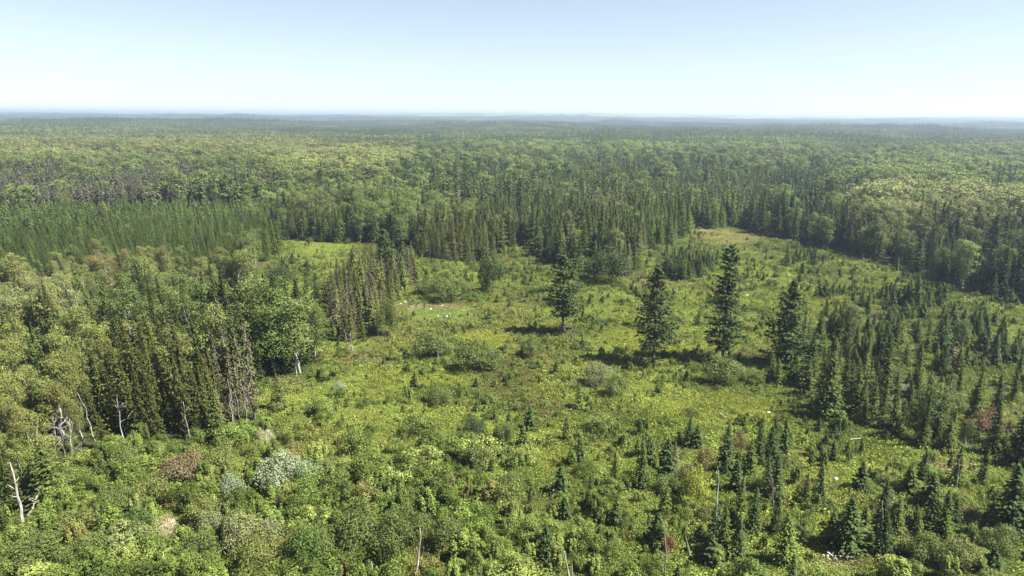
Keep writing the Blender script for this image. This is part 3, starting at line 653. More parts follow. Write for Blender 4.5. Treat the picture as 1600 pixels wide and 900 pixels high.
# near and middle forest
FAR1 = 1150.0
sets = []
for (y0, y1, s, sd) in ((50, 330, 3.0, 1), (330, 620, 3.4, 2), (620, FAR1, 4.6, 3)):
    X, Y, r = grid(-y1 * 0.95, y1 * 0.95, y0, y1, s, sd)
    ok, bx, by = infield(X, Y); X, Y, bx, by = X[ok], Y[ok], bx[ok], by[ok]
    nzb = (fbm(X / 9, Y / 9, 101, 2) - .5)
    stand = inpoly(bx, by, STAND); dy = inpoly(bx, by, DYING); semi = inpoly(bx, by, SEMI)
    fo = ~is_clear(bx + nzb * 26, by + nzb * 12)
    p, ct, bt, hf = forest_props(X, Y)
    belt = stand & (by > 605 + (bx - 1280) * .24)
    keep = fo | (stand & (bx > 1262) & (r.random(len(X)) < np.where(belt, .72, np.where(fbm(X / 8, Y / 8, 221, 2) > .52, .50, .04)))) | (dy & (r.random(len(X)) < .8)) | (semi & (r.random(len(X)) < .10))
    # thin the wide broadleaf crowns and clumps of gaps
    isb = r.random(len(X)) > np.where(stand, .80, np.where(dy, .97, p))
    keep &= ~(isb & (r.random(len(X)) > np.where((bx < 280) & (Y < 330), .46, (.26 if s < 3.2 else .28 if s < 4 else .40))))
    keep &= free(X, Y, .6)
    keep &= ~(fo & ~isb & (hf > .7) & (bx > 430) & (r.random(len(X)) > .72))
    idx = np.nonzero(keep)[0]
    hs = hf[idx] * np.where(isb[idx], r.normal(16.3, 3.2, len(idx)), r.normal(14.0, 3.2, len(idx)))
    hs = np.where(stand[idx], np.where(belt[idx], r.normal(8.8, 2.2, len(idx)), r.normal(6.4, 2.4, len(idx))) + 0 * r.normal(9.8, 3.4, len(idx)), hs); hs = np.where(dy[idx], r.normal(11.0, 2.0, len(idx)), hs); hs = np.where(semi[idx] & ~stand[idx], r.normal(6.5, 2, len(idx)), hs)
    em = ~isb[idx] & ~dy[idx] & ~stand[idx] & ~semi[idx] & (p[idx] < .45); hs = np.where(em, hs * 1.3, hs)
    hs = np.clip(hs, 2.5, 23)
    tn = np.where(isb[idx][:, None], bt[idx], ct[idx]); st_ = stand[idx][:, None]
    tn = np.where(st_ & ~isb[idx][:, None], SPR * (1 + .5 * sstep(.45, .7, fbm(X[idx] / 14, Y[idx] / 14, 111, 2)))[:, None], tn)
    dd = dy[idx]; brown = r.random(len(idx))
    dying = (dd & (brown < .5)) | (~isb[idx] & ~dd & (r.random(len(idx)) < np.where(ell(bx[idx], by[idx], 375, 640, 50, 60) > .5, .7, .05)))
    tn = np.where(dying[:, None], np.array([.092, .086, .046]) * (.7 + .6 * brown)[:, None], tn)
    tn = np.where((dd & ~dying)[:, None], OLV * .75, tn)
    sets.append((X[idx], Y[idx], hs, isb[idx], tn * np.where(isb[idx][:, None], r.uniform(.88, 1.12, (len(idx), 1)), r.uniform(.60, 1.12, (len(idx), 1))) * (1 + r.normal(0, .035, (len(idx), 3))), dying, bx[idx], by[idx]))
FX, FY, FH, FB, FT, FD, FBX, FBY = [np.concatenate([s[i] for s in sets]) for i in range(8)]
FZ = hgt(FX, FY)
for i in np.nonzero(np.hypot(FX, FY) < 420)[0]:
    add('broadleaf_tree' if FB[i] else 'spruce_tree', FX[i], FY[i], FH[i], (rng.uniform(.62, .85) if FBX[i] < 280 else rng.uniform(.85, 1.1)) if FB[i] else rng.uniform(.5, .78) if FBX[i] < 430 else rng.uniform(.75, 1.35), FT[i] * (1 if FB[i] else rng.uniform(.65, 1.1)), 0, int(FD[i]))
midm = np.hypot(FX, FY) >= 420
# clearing: young spruces and shrubs
X, Y, r = grid(-330, 330, 62, 400, 2.0, 9)
ok, bx, by = infield(X, Y, 120); X, Y, bx, by = X[ok], Y[ok], bx[ok], by[ok]
cl = is_clear(bx, by) & ~inpoly(bx, by, DYING)
dens = np.full(len(X), .045)
dens = np.maximum(dens, .12 * ell(bx, by, 1230, 790, 330, 150)); dens = np.maximum(dens, .30 * ell(bx, by, 1320, 690, 90, 30)); dens = np.maximum(dens, .16 * ell(bx, by, 1430, 465, 230, 50)); dens = np.maximum(dens, .09 * ell(bx, by, 1150, 430, 300, 60))
dens = np.maximum(dens, .5 * ell(bx, by, 1076, 428, 38, 14)); dens = np.maximum(dens, .4 * ell(bx, by, 1258, 412, 34, 8)); dens = np.maximum(dens, .4 * ell(bx, by, 1290, 462, 26, 8)); dens = np.maximum(dens, .25 * ell(bx, by, 1160, 440, 40, 10))
dens = np.maximum(dens, .35 * ell(bx, by, 1225, 590, 40, 18)); dens = np.maximum(dens, .16 * ell(bx, by, 1450, 540, 200, 50)); dens = np.maximum(dens, .07 * ell(bx, by, 900, 700, 200, 90)); dens = np.maximum(dens, .2 * ell(bx, by, 1000, 405, 50, 16))
dens = np.maximum(dens, .35 * ell(bx, by, 1430, 470, 50, 14)); dens = np.maximum(dens, .3 * ell(bx, by, 840, 430, 30, 25)); dens = np.maximum(dens, .06 * ell(bx, by, 1250, 440, 250, 60))
dens *= np.where(fbm(X / 9, Y / 9, 131, 3) > .52, 2.1, .35)
for e in ((1350, 727, 55, 18), (1110, 630, 90, 22), (690, 488, 60, 17), (1140, 372, 70, 14), (500, 388, 60, 10)): dens *= 1 - .9 * ell(bx, by, *e)
sel = cl & (r.random(len(X)) < dens) & free(X, Y, .3)
for i in np.nonzero(sel)[0]:
    b1, b2 = bx[i], by[i]
    h = np.clip(r.lognormal(.55, .48), .7, 6)
    if ell(b1, b2, 1076, 428, 38, 14) > .3: h = r.uniform(5, 8.5)
    if ell(b1, b2, 1258, 412, 34, 8) > .3 or ell(b1, b2, 1430, 470, 50, 14) > .3 or ell(b1, b2, 1290, 462, 26, 8) > .3: h = r.uniform(3, 6)
    if ell(b1, b2, 1230, 820, 330, 110) > .3 and r.random() < .45: h = r.uniform(3, 7)
    if ell(b1, b2, 1225, 590, 40, 18) > .3 or ell(b1, b2, 1450, 540, 200, 40) > .3: h = r.uniform(3, 7)
    t = (DKG * 1.0 if r.random() < .68 else PLT * .72) * r.uniform(.7, 1.15)
    if r.random() < .02: t = np.array([.085, .075, .042])
    if r.random() < .28 and h < 4.5 and not ell(b1, b2, 1076, 428, 38, 14) > .3:
        add('shrub', X[i], Y[i], min(h, 3.2) * .85, r.uniform(.5, .8), (BRD if r.random() < .6 else YEL) * r.uniform(.8, 1.1)); continue
    add('young_spruce' if h < 6.0 else 'spruce_tree', X[i], Y[i], h, r.uniform(.85, 1.5), t)
X, Y, r = grid(-330, 330, 60, 400, 1.55, 10)
ok, bx, by = infield(X, Y, 120); X, Y, bx, by = X[ok], Y[ok], bx[ok], by[ok]
cl0 = is_clear(bx, by); cl = cl0 | (np.hypot(X, Y) < 220)
n1 = fbm(X / 10, Y / 10, 141, 3); n2 = fbm(X / 22, Y / 22, 151, 3)
dens = .25 + .40 * sstep(.45, .64, n1)
lowleft = sstep(640, 760, by) * (1 - sstep(620, 900, bx)); dens = dens + .12 * lowleft
dens = dens + .08 * sstep(770, 860, by); dens = dens + .2 * ell(bx, by, 700, 560, 120, 30) + .2 * ell(bx, by, 700, 440, 130, 28) + .2 * ell(bx, by, 470, 610, 70, 40) + .15 * ell(bx, by, 1100, 590, 120, 22) + .2 * ell(bx, by, 500, 450, 80, 40)
for e in ((1350, 727, 55, 18), (1110, 630, 90, 20), (690, 488, 60, 17), (1140, 372, 70, 14), (500, 388, 60, 10), (755, 527, 40, 8), (266, 828, 24, 24), (1330, 478, 80, 12), (1010, 535, 50, 10), (172, 858, 9, 14), (1480, 728, 30, 8), (1530, 540, 30, 8)): dens *= 1 - .93 * ell(bx, by, *e)
dens *= np.where(inpoly(bx, by, STAND) | inpoly(bx, by, DYING) | ~cl0, .3, 1)
sel = cl & (r.random(len(X)) < dens) & free(X, Y, -.2)
for i in np.nonzero(sel)[0]:
    big = lowleft[i]; h = np.clip(r.lognormal(-.14, .52) * (1.0 + 1.7 * big + .6 * sstep(700, 860, by[i])), .4, 4.6)
    q = r.random(); t = G_GREEN * .62 if q < .24 else G_GREEN * 1.1 if q < .36 else BRD * 1.0 if q < .58 else OLV if q < .72 else YEL if q < .84 else PAL * .7 if q < .875 else OLV * .7 if q < .96 else G_BROWN
    if n2[i] > .58: t = t * .5 + YEL * .5
    if n2[i] < .42 and q < .7: t = t * .5 + BRD * .38
    add('shrub', X[i], Y[i], h, r.uniform(.75, 1.25), t * r.uniform(.85, 1.3) * np.array([1.0, 1.10, .85]))

# ------------------------------------------------------------------ who shows: front-to-back painting on a coarse sheet
def visible_counts(A):
    """A: list of (kind, row index, x, y, z, h, halfwidth, shape); returns pixels shown by each"""
    Wd, Hd = 800, 450; cov = np.zeros((Hd, Wd), bool); out = np.zeros(len(A))
    x = np.array([a[2] for a in A]); y = np.array([a[3] for a in A]); z = np.array([a[4] for a in A]); h = np.array([a[5] for a in A]); hw = np.array([a[6] for a in A])
    bx, by, s = proj(x, y, z); tx, ty, _ = proj(x, y, z + h)
    for i in np.argsort(s):
        y0, y1 = ty[i] / 2, by[i] / 2; w_ = hw[i] * FPX / s[i] / 2; cone = A[i][7]
        a, b = max(0, int(y0)), min(Hd - 1, int(y1))
        if b < a: continue
        for q in range(a, b + 1):
            f = (q - y0) / max(1, y1 - y0); cx = (tx[i] * (1 - f) + bx[i] * f) / 2
            ww = w_ * (.12 + .88 * f if cone else math.sqrt(max(0, 1 - (2 * f - 1) ** 2)) * .95 + .05)
            l, r_ = max(0, int(round(cx - ww))), min(Wd, int(round(cx + ww)) + 1)
            if r_ > l:
                seg = cov[q, l:r_]; out[i] += np.count_nonzero(~seg); seg[:] = True
    return out
ALL = []
for k, rows in CAND.items():
    for i, c in enumerate(rows):
        hw = {'spruce_tree': c[3] * .15, 'young_spruce': c[3] * .24, 'broadleaf_tree': c[3] * .27, 'shrub': c[3] * .72}[k] * c[4]
        ALL.append((k, i, c[0], c[1], c[2], c[3], hw, 'spruce' in k))
vis = visible_counts(ALL)
CHOSEN = {k: set() for k in CAND}
for k in CAND:
    o = [(-vis[j] - 1e6 * CAND[k][a[1]][8], a[1]) for j, a in enumerate(ALL) if a[0] == k and (vis[j] >= 3 or CAND[k][a[1]][8])]
    o.sort(); CHOSEN[k] = set(i for _, i in o[:300])
    print(k, len(CAND[k]), 'seen', len(o))

LISTS = {'spruce_tree': (T_SPR, 12.0), 'broadleaf_tree': (T_BRD, 17.0), 'young_spruce': (T_YS, 4.0), 'shrub': (T_SH, 2.2)}
CATS = {'spruce_tree': 'spruce', 'broadleaf_tree': 'tree', 'young_spruce': 'young spruce', 'shrub': 'shrub'}
SC_ROWS = {k: [] for k in CAND}
for k, rows in CAND.items():
    protos, hn = LISTS[k]
    for i, (x, y, z, h, wf, t0, t1, t2, forced, flag) in enumerate(rows):
        rz = random.uniform(0, 6.283); px = float(proj(x, y, z)[0])
        ln = lean_of(px) if k in ('spruce_tree', 'broadleaf_tree') else 0.0
        ln += random.gauss(0, .025 if 'tree' in k else .05)
        rot = Matrix.Rotation(ln, 3, 'Y') @ Matrix.Rotation(random.gauss(0, .025), 3, 'X') @ Matrix.Rotation(rz, 3, 'Z')
        e = rot.to_euler(); s = h / hn; sc = (s * wf, s * wf, s); v = random.randrange(len(protos))
        if k == 'shrub' and forced: rot = Matrix.Rotation(rz, 3, 'Z'); e = rot.to_euler()
        if k == 'spruce_tree':
            g = (h / 12) ** -.22; sc = (s * wf * g, s * wf * g, s)
        if i in CHOSEN[k]:
            if flag: P = T_DYI[v % len(T_DYI)]; s2 = h / 10; sc = (s2 * wf, s2 * wf, s2)
            elif k == 'shrub' and forced: P = T_RND[v % 2]
            else: P = protos[v]
            thing(k, P, x, y, z, e, sc, (t0, t1, t2), None, None, CATS[k], (k, h, wf, (t0, t1, t2), flag))
        else:
            if flag: v = len(protos) + v % 4; s2 = h / 10; sc = (s2 * wf, s2 * wf, s2)
            SC_ROWS[k].append((x, y, z, v, e.x, e.y, e.z, *sc, t0, t1, t2))
def rows_scatter(name, keys, rows, label, cat):
    a = np.array(rows); scatter(name, keys, a[:, 0], a[:, 1], a[:, 2], a[:, 3].astype(int), a[:, 4:7], a[:, 7:10], a[:, 10:13], label, cat)
rows_scatter('spruce_forest', ['spruce_near', 'spruce_dying'], SC_ROWS['spruce_tree'], 'dense dark spruce woods around the edge of the clearing', 'forest')
rows_scatter('broadleaf_forest', ['broad_near'], SC_ROWS['broadleaf_tree'], 'light green broadleaf woods left and behind the clearing', 'forest')
rows_scatter('young_spruce_cover', ['young_spruce'], SC_ROWS['young_spruce'], 'tiny spruce seedlings scattered through the clearing', 'seedlings')
rows_scatter('shrub_cover', ['shrub'], SC_ROWS['shrub'], 'low leafy brush covering the clearing between the grass', 'brush')
# middle forest
n = int(midm.sum()); r = np.random.default_rng(77)
mb = FB[midm]; md_ = FD[midm]; hh = FH[midm]
mx_, my_, mz_ = FX[midm], FY[midm], FZ[midm]
idx = np.where(mb, 5 + r.integers(0, 5, n), r.integers(0, 5, n)); s = hh * np.where(mb, 1.08, 1.0) / np.where(mb, 17, 12)
wf = r.uniform(.85, 1.25, n) * np.where(mb, 1.25, 1.0)
rot = np.stack([r.normal(0, .02, n), -R(12) * (1 - sstep(40, 520, FBX[midm])), r.uniform(0, 6.28, n)], 1)
scatter('middle_forest', ['spruce_mid', 'broad_mid'], mx_, my_, mz_, idx, rot, np.stack([s * wf, s * wf, s], 1), FT[midm], 'mixed spruce and hardwood forest stretching behind the clearing', 'forest')
# far forest in stands
def far_forest(name, key, y0, y1, size, seed, label):
    X, Y, r = grid(-y1 * .95, y1 * .95, y0 * .8, y1, size * .86, seed)
    d = Y; bx, by, s_ = proj(X, Y, hgt(X, Y))
    ok = (d >= y0) & (bx > -150) & (bx < 1750); X, Y = X[ok], Y[ok]; n = len(X)
    p, ct, bt, hf = forest_props(X, Y)
    p = p * .6 + .4 * sstep(.4, .6, fbm(X / 500, Y / 500, 161, 2)); p = np.clip(p + .12 + r.normal(0, .14, n), 0, 1)
    v = np.clip(((1 - p) * 6).astype(int), 0, 5)
    t = bt * r.uniform(.92, 1.08, (n, 1)) * (1 + r.normal(0, .02, (n, 3)))
    rot = np.stack([np.zeros(n), np.zeros(n), r.integers(0, 4, n) * math.pi / 2 + r.normal(0, .1, n)], 1)
    s = r.uniform(.95, 1.25, n) * (.7 + .6 * fbm(X / 90, Y / 90, 201, 2))
    scatter(name, [key], X, Y, hgt(X, Y), v, rot, np.stack([np.ones(n) * 1.05, np.ones(n) * 1.05, s], 1), t, label, 'forest')
far_forest('distant_forest', 'patch_mid', FAR1 - 10, 2700, 44, 21, 'distant patchwork of dark spruce and pale hardwood forest')
far_forest('horizon_forest', 'patch_far', 2690, 8200, 110, 22, 'hazy blue green forest reaching to the horizon')
# herbs
X, Y, r = grid(-330, 330, 58, 420, .98, 12)
ok, bx, by = infield(X, Y, 60); X, Y, bx, by = X[ok], Y[ok], bx[ok], by[ok]
inclear = is_clear(bx, by); cl = (inclear | ((np.hypot(X, Y) < 260) & (r.random(len(X)) < .4))) & ~(inpoly(bx, by, STAND) & (r.random(len(X)) < .55))
bare = np.zeros(len(X))
for e in ((266, 826, 19, 17), (172, 858, 7, 12), (1530, 540, 22, 5), (1480, 728, 20, 4), (640, 477, 14, 2.5), (660, 868, 7, 8), (1090, 357, 25, 3)): bare = np.maximum(bare, ell(bx, by, *e))
cl &= r.random(len(X)) > bare * .95
cl &= ~((np.hypot(X, Y) > 250) & (r.random(len(X)) < .35))
X, Y, bx, by, inclear = X[cl], Y[cl], bx[cl], by[cl], inclear[cl]; n = len(X)
s = r.lognormal(.0, .28, n); hs = s * np.where(ell(bx, by, 690, 488, 55, 15) > .4, .35, 1) * (.8 + .7 * sstep(.5, .7, fbm(X / 7, Y / 7, 171, 3)))
scatter('undergrowth', ['tuft'], X, Y, hgt(X, Y) - .02, r.integers(0, 8, n), np.stack([np.zeros(n), np.zeros(n), r.uniform(0, 6.28, n)], 1), np.stack([s * 1.1, s * 1.1, hs], 1),
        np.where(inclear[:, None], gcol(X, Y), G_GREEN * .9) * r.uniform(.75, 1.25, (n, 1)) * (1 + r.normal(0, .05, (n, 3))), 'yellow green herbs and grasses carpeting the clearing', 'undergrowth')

# ------------------------------------------------------------------ dead trees: px, py, top px, top py, kind
def snag(px, py, tpx, top, seed, label, rad=.12, nb=10, spread=.3, twigs=3, mt=M_DEAD, mb_=M_DEAD, broken=False):
    x, y, z = ground_at(px, py); h = height_for(px, py, top)
    ux = float(proj(x, y, z + h)[0]); s = float(proj(x, y, z)[2]); lean = (tpx - ux) * s / FPX / h
    t, BS = branchy(h, seed, rad, nb, spread, (lean, random.uniform(-.04, .04)), twigs=twigs, parts=True)
    parts = [('trunk', t.mesh('snag_trunk', [mt]))] + [('limb', b.mesh('snag_limb', [mb_])) for b in BS[:12]]
    if nb > 12:
        b = MB()
        for q in BS[12:]: b.join(q)
        parts.append(('dead_twigs', b.mesh('snag_twigs', [mb_])))
    thing('dead_tree', parts, x, y, z, (0, 0, 0), 1, (1, 1, 1), label, 'bare dead trees', 'dead tree', ('dead',))
snag(38, 826, 17, 722, 1, 'thick bleached dead tree with a forked tip by the left frame edge', .22, 8, .20, 2)
snag(43, 812, 63, 761, 2, 'bent bleached dead limb leaning right beside the thick bleached dead tree', .16, 3, .2, 1)
snag(35, 765, 27, 690, 3, 'thin pale dead trunk behind the thick bleached dead tree', .10, 4, .2)
snag(100, 720, 92, 640, 4, 'tall many-armed grey dead tree in the bleached cluster at left', .13, 16, .34, 5)
snag(112, 722, 108, 655, 5, 'right one of the dead trees in the bleached cluster at left', .11, 14, .34, 5)
snag(88, 715, 84, 650, 6, 'left one of the dead trees in the bleached cluster at left', .11, 14, .34, 5)
snag(126, 700, 136, 652, 7, 'slim pale dead tree just right of the bleached cluster', .08, 6, .3)
snag(194, 688, 182, 622, 8, 'forked pale dead tree before the tall left spruces', .10, 8, .45, 4, M_BIRCH, M_BIRCH)
snag(64, 655, 56, 590, 9, 'pale dead trunk in the olive birches above the bleached cluster', .09, 7, .3)
snag(168, 560, 160, 500, 10, 'pale straight trunk among the pale birches at left', .10, 6, .25, 2, M_BIRCH, M_BIRCH)
snag(222, 580, 214, 510, 11, 'white birch trunk left of the dark spruce pocket', .10, 6, .25, 2, M_BIRCH, M_BIRCH)
snag(190, 575, 180, 505, 12, 'white birch trunk in the middle of the pale birch stand', .10, 6, .25, 2, M_BIRCH, M_BIRCH)
snag(74, 530, 66, 495, 13, 'white forked dead top at the left end of the pale birches', .10, 8, .4, 2, M_BIRCH, M_BIRCH)
snag(652, 905, 655, 828, 14, 'tall white dead pole with a hooked tip at the bottom edge', .17, 1, .06, 0)
snag(586, 912, 580, 878, 15, 'left stub of the short white pair at the bottom edge', .14, 0)
snag(590, 912, 588, 884, 16, 'right stub of the short white pair at the bottom edge', .11, 0)
snag(505, 915, 505, 893, 17, 'short white stub left of the pair at the bottom edge', .09, 0)
snag(702, 915, 701, 890, 18, 'thin white stub right of the hooked pole at the bottom edge', .07, 0)
snag(892, 925, 882, 860, 19, 'white leaning broken pole below the small dark spruce at the bottom edge', .15, 0)
snag(896, 925, 894, 882, 20, 'grey short pole right against the white leaning broken pole', .10, 0)
snag(1117, 868, 1124, 728, 21, 'tallest slender white dead pole between young spruces in the lower clearing', .13, 4, .05, 0)
snag(1040, 900, 1038, 805, 22, 'thin pale dead pole beside the small red-brown bush', .08, 3, .05, 0)
snag(1079, 872, 1072, 840, 23, 'short curved pale stick right of the red-brown bush', .07, 3, .1, 0)
snag(1158, 900, 1160, 855, 24, 'thin white stick right of the tallest white dead pole', .06, 0)
snag(1378, 838, 1378, 782, 25, 'straight pale dead pole in front of the dark broad spruce', .10, 1, .05, 0)
snag(1392, 822, 1400, 790, 26, 'grey leaning stick right of the straight pale dead pole', .08, 3, .1, 0)
snag(1454, 830, 1456, 806, 27, 'short pale stub in front of the dark spruce clump', .10, 0)
snag(1436, 822, 1430, 795, 28, 'dark curved dead stick left of the dark spruce clump', .08, 1, .1, 0, M_DEADT)
snag(1494, 765, 1499, 716, 29, 'thin white dead pole on the tan ground below the right stand', .10, 3, .05, 0)
snag(1572, 828, 1590, 760, 30, 'grey leaning dead pole against the big dark spruce at right', .11, 3, .06, 0)
snag(1208, 800, 1205, 742, 31, 'grey twiggy dead spruce right of the dark young spruce pair', .08, 22, .2, 3, M_DEADT, M_DEADT)
snag(1243, 860, 1240, 812, 32, 'grey twiggy dead spruce left of the broad dark spruce', .08, 22, .2, 3, M_DEADT, M_DEADT)
snag(1160, 705, 1158, 665, 33, 'grey twiggy dead sapling between dark young spruces', .07, 20, .22, 3, M_DEADT, M_DEADT)
snag(1592, 580, 1594, 500, 34, 'dark bare pole near the right frame edge above the right stand', .10, 6, .12, 1, M_DEADT, M_DEADT)
snag(1565, 590, 1562, 520, 35, 'second dark bare pole above the right stand', .09, 6, .12, 1, M_DEADT, M_DEADT)
snag(1100, 460, 1098, 432, 36, 'grey bare sapling left of the tallest lone pine', .08, 16, .28, 3, M_DEADT, M_DEADT)
snag(986, 438, 984, 380, 37, 'reddish bare tree right of the round dark thicket', .09, 16, .22, 3, mat_solid('rusty_twigs', (.20, .12, .06), (.32, .2, .1), 2), M_DEADT)
snag(683, 566, 686, 538, 38, 'white little birch trunk in the bush right of the dying spruces', .09, 3, .2, 1, M_BIRCH, M_BIRCH)
snag(464, 588, 460, 548, 39, 'pale trunk at the foot of the light green left grove', .09, 3, .2, 1, M_BIRCH, M_BIRCH)
snag(1404, 432, 1404, 402, 40, 'pale slim dead trunk before the far right woods', .12, 4, .1, 0)
snag(370, 470, 372, 428, 41, 'grey dead crown among the yellow green left hardwoods', .10, 14, .4, 4)
snag(1420, 375, 1418, 350, 42, 'grey dead crown among pale hardwoods at right', .14, 14, .4, 4)
snag(60, 350, 60, 330, 43, 'grey dead tree top behind the left spruce plantation', .12, 8, .3)
snag(545, 548, 538, 515, 44, 'white toppled trunk leaning left under the dying spruces', .10, 3, .15, 1)
snag(551, 549, 547, 521, 45, 'second white toppled trunk under the dying spruces', .08, 3, .15, 1)

ORDN = 'first second third fourth fifth sixth seventh eighth ninth tenth eleventh twelfth thirteenth fourteenth fifteenth sixteenth seventeenth eighteenth nineteenth twentieth twenty-first twenty-second'.split()
STEMS = sorted([(22, 640), (48, 705), (62, 610), (80, 585), (135, 640), (150, 690), (160, 610), (172, 560), (236, 640), (300, 702), (366, 672), (376, 664), (388, 668), (396, 650), (345, 602), (150, 555), (118, 600), (30, 560)])
for i, (px, py) in enumerate(STEMS):
    hh_ = random.uniform(7, 11.5); x, y, z = ground_at(px, py); tx, ty, _ = proj(x + math.tan(lean_of(px)) * hh_, y, z + hh_)
    snag(px, py, float(tx), float(ty), 600 + i, f"thin grey bare stem standing in the left woods, {ORDN[i]} from the left", random.uniform(.06, .09), random.randint(5, 9), .22, 2, M_BIRCH if i % 3 else M_DEAD, M_DEADT)

# ------------------------------------------------------------------ fallen logs, rocks
def log(px1, py1, px2, py2, rad, label, lift=.25, mt=M_DEAD):
    a = np.array(ground_at(px1, py1)); b = np.array(ground_at(px2, py2)); L = np.linalg.norm(b - a)
    m = MB(); d = b - a; P = [np.array([0, 0, rad + lift]) + d * u + rng.normal(0, .012 * L, 3) * (0 < u < 1) for u in (0, .25, .5, .75, 1)]
    m.tube(P, [rad, rad * .92, rad * .8, rad * .66, rad * .45], 8)
    s = MB(); P2 = P[2]; s.tube([P2, P2 + (0.2, .1, .6)], [rad * .3, .02], 5); s.tube([P[3], P[3] + (-.3, .1, .5)], [rad * .25, .02], 5)
    thing('fallen_log', [('stem', m.mesh('log_stem', [mt])), ('branch_stub', s.mesh('log_stubs', [mt]))], a[0], a[1], a[2], (0, 0, 0), 1, (1, 1, 1), label, 'bleached logs on the ground', 'log', ('log',))
log(1291, 868, 1307, 880, .22, 'grey slanting log crossing the pale one near the bottom edge', .35)
log(1284, 872, 1335, 875, .16, 'long pale horizontal log near the bottom edge', .3)
log(1329, 864, 1331, 871, .12, 'short white broken stub log right of the crossed logs', .3)
log(1545, 829, 1568, 831, .22, 'pale log at the foot of the big dark spruce at right', .5)
log(1574, 831, 1582, 829, .10, 'small white log right of the pale log by the big spruce', .4)
log(1124, 650, 1133, 657, .12, 'white fallen stick in the yellow meadow below the tallest pine', .5)
log(1328, 690, 1345, 688, .12, 'grey log before the right stand', .3)
log(545, 540, 556, 552, .12, 'bleached log slanting down from the dying spruces', .4)
log(1015, 553, 1000, 560, .1, 'dark fallen branch in the shadow of the second lone pine', .2, M_BARK)
def rock(px, py, w_, h_, label, seed):
    r = np.random.default_rng(seed); x, y, z = ground_at(px, py)
    import bmesh
    bm = bmesh.new(); bmesh.ops.create_icosphere(bm, subdivisions=3, radius=1)
    ax = r.normal(size=(6, 3)); ax = unit(ax); lim = r.uniform(.6, .9, 6)
    for v in bm.verts:
        p = np.array(v.co)
        for a, l in zip(ax, lim):
            q = p @ a
            if q > l: p = p - a * (q - l)
        p = p * (1 + r.normal(0, .015)); v.co = (p[0] * w_ / 2, p[1] * w_ / 2.4, p[2] * h_ / 2 + h_ * .3)
    me = bpy.data.meshes.new('rock'); bm.to_mesh(me); bm.free(); me.materials.append(M_ROCK)
    o = thing('boulder', [('boulder', me)], x, y, z, (0, 0, r.uniform(0, 6)), 1, (1, 1, 1), label, 'pale boulders in the clearing', 'boulder', ('rock',))
rock(634, 474, 1.5, .9, 'larger white boulder at the left end of the mown green patch', 1)
rock(626, 476, 1.1, .8, 'smaller white boulder left of the larger one by the mown patch', 2)
rock(673, 484, .9, .6, 'small pale stone lying in the middle of the mown green patch', 3)
rock(691, 478, .8, .5, 'tan stone at the far edge of the mown green patch', 4)
rock(1306, 751, .95, .8, 'bright white boulder in the bright green meadow before young spruces', 5)
rock(1201, 647, .9, .7, 'white boulder left of the right spruce stand', 6)
rock(1252, 631, 1.1, .5, 'flat pale boulder at the edge of the right stand', 7)
rock(1167, 463, 1.0, .9, 'white boulder behind the tallest lone pine', 8)
rock(1231, 664, .8, .7, 'pale stone before the small spruces of the right stand', 9)
rock(1362, 712, .7, .5, 'small pale stone beside the bright green meadow', 10)
rock(1418, 712, .9, .6, 'pale stone where the tan ground meets the right stand', 11)
rock(807, 412, 1.2, .9, 'pale stone below the pocket meadow at the far edge', 12)

# ------------------------------------------------------------------ the shelter under the first pine
def shelter():
    import bmesh
    x, y, z = ground_at(888, 517)
    wood = mat_solid('dark_stained_boards', (.022, .016, .016), (.045, .033, .034), 4, stretch=(1, 1, 6)); pale = mat_solid('pale_boards', (.5, .47, .45), (.66, .63, .6), 4)
    def box(specs, name, mt):
        bm = bmesh.new()
        for (cx, cy, cz, sx, sy, sz, ry) in specs:
            g = bmesh.ops.create_cube(bm, size=1); 
            for v in g['verts']: v.co = Matrix.Rotation(ry, 3, 'Y') @ Vector((v.co.x * sx, v.co.y * sy, v.co.z * sz)) + Vector((cx, cy, cz))
        bmesh.ops.bevel(bm, geom=bm.edges[:], offset=.008, segments=1, affect='EDGES')
        me = bpy.data.meshes.new(name); bm.to_mesh(me); bm.free(); me.materials.append(mt); return me
    walls = box([(0, .6, .55, 2.0, .05, 1.1, 0), (-.98, 0, .55, .05, 1.14, 1.1, 0), (.98, 0, .55, .05, 1.14, 1.1, 0)], 'shelter_walls', wood)
    front = box([(0, -.6, .22 + .2 * k, 1.98, .04, .17, 0) for k in range(3)], 'shelter_front', wood)
    roof = box([(0, 0, 1.22, 2.3, 1.5, .06, .08)], 'shelter_roof', wood)
    post = box([(-1.06, -.62, .62, .12, .08, 1.24, 0), (1.06, -.62, .5, .1, .08, 1.0, 0)], 'shelter_posts', pale)
    thing('wooden_shelter', [('wall', walls), ('front_board', front), ('roof', roof), ('post', post)], x, y, z, (0, 0, .1), 1, (1, 1, 1), 'low dark wooden shelter with pale corner posts right of the leftmost lone pine', None, 'shelter', ('x',))
shelter()

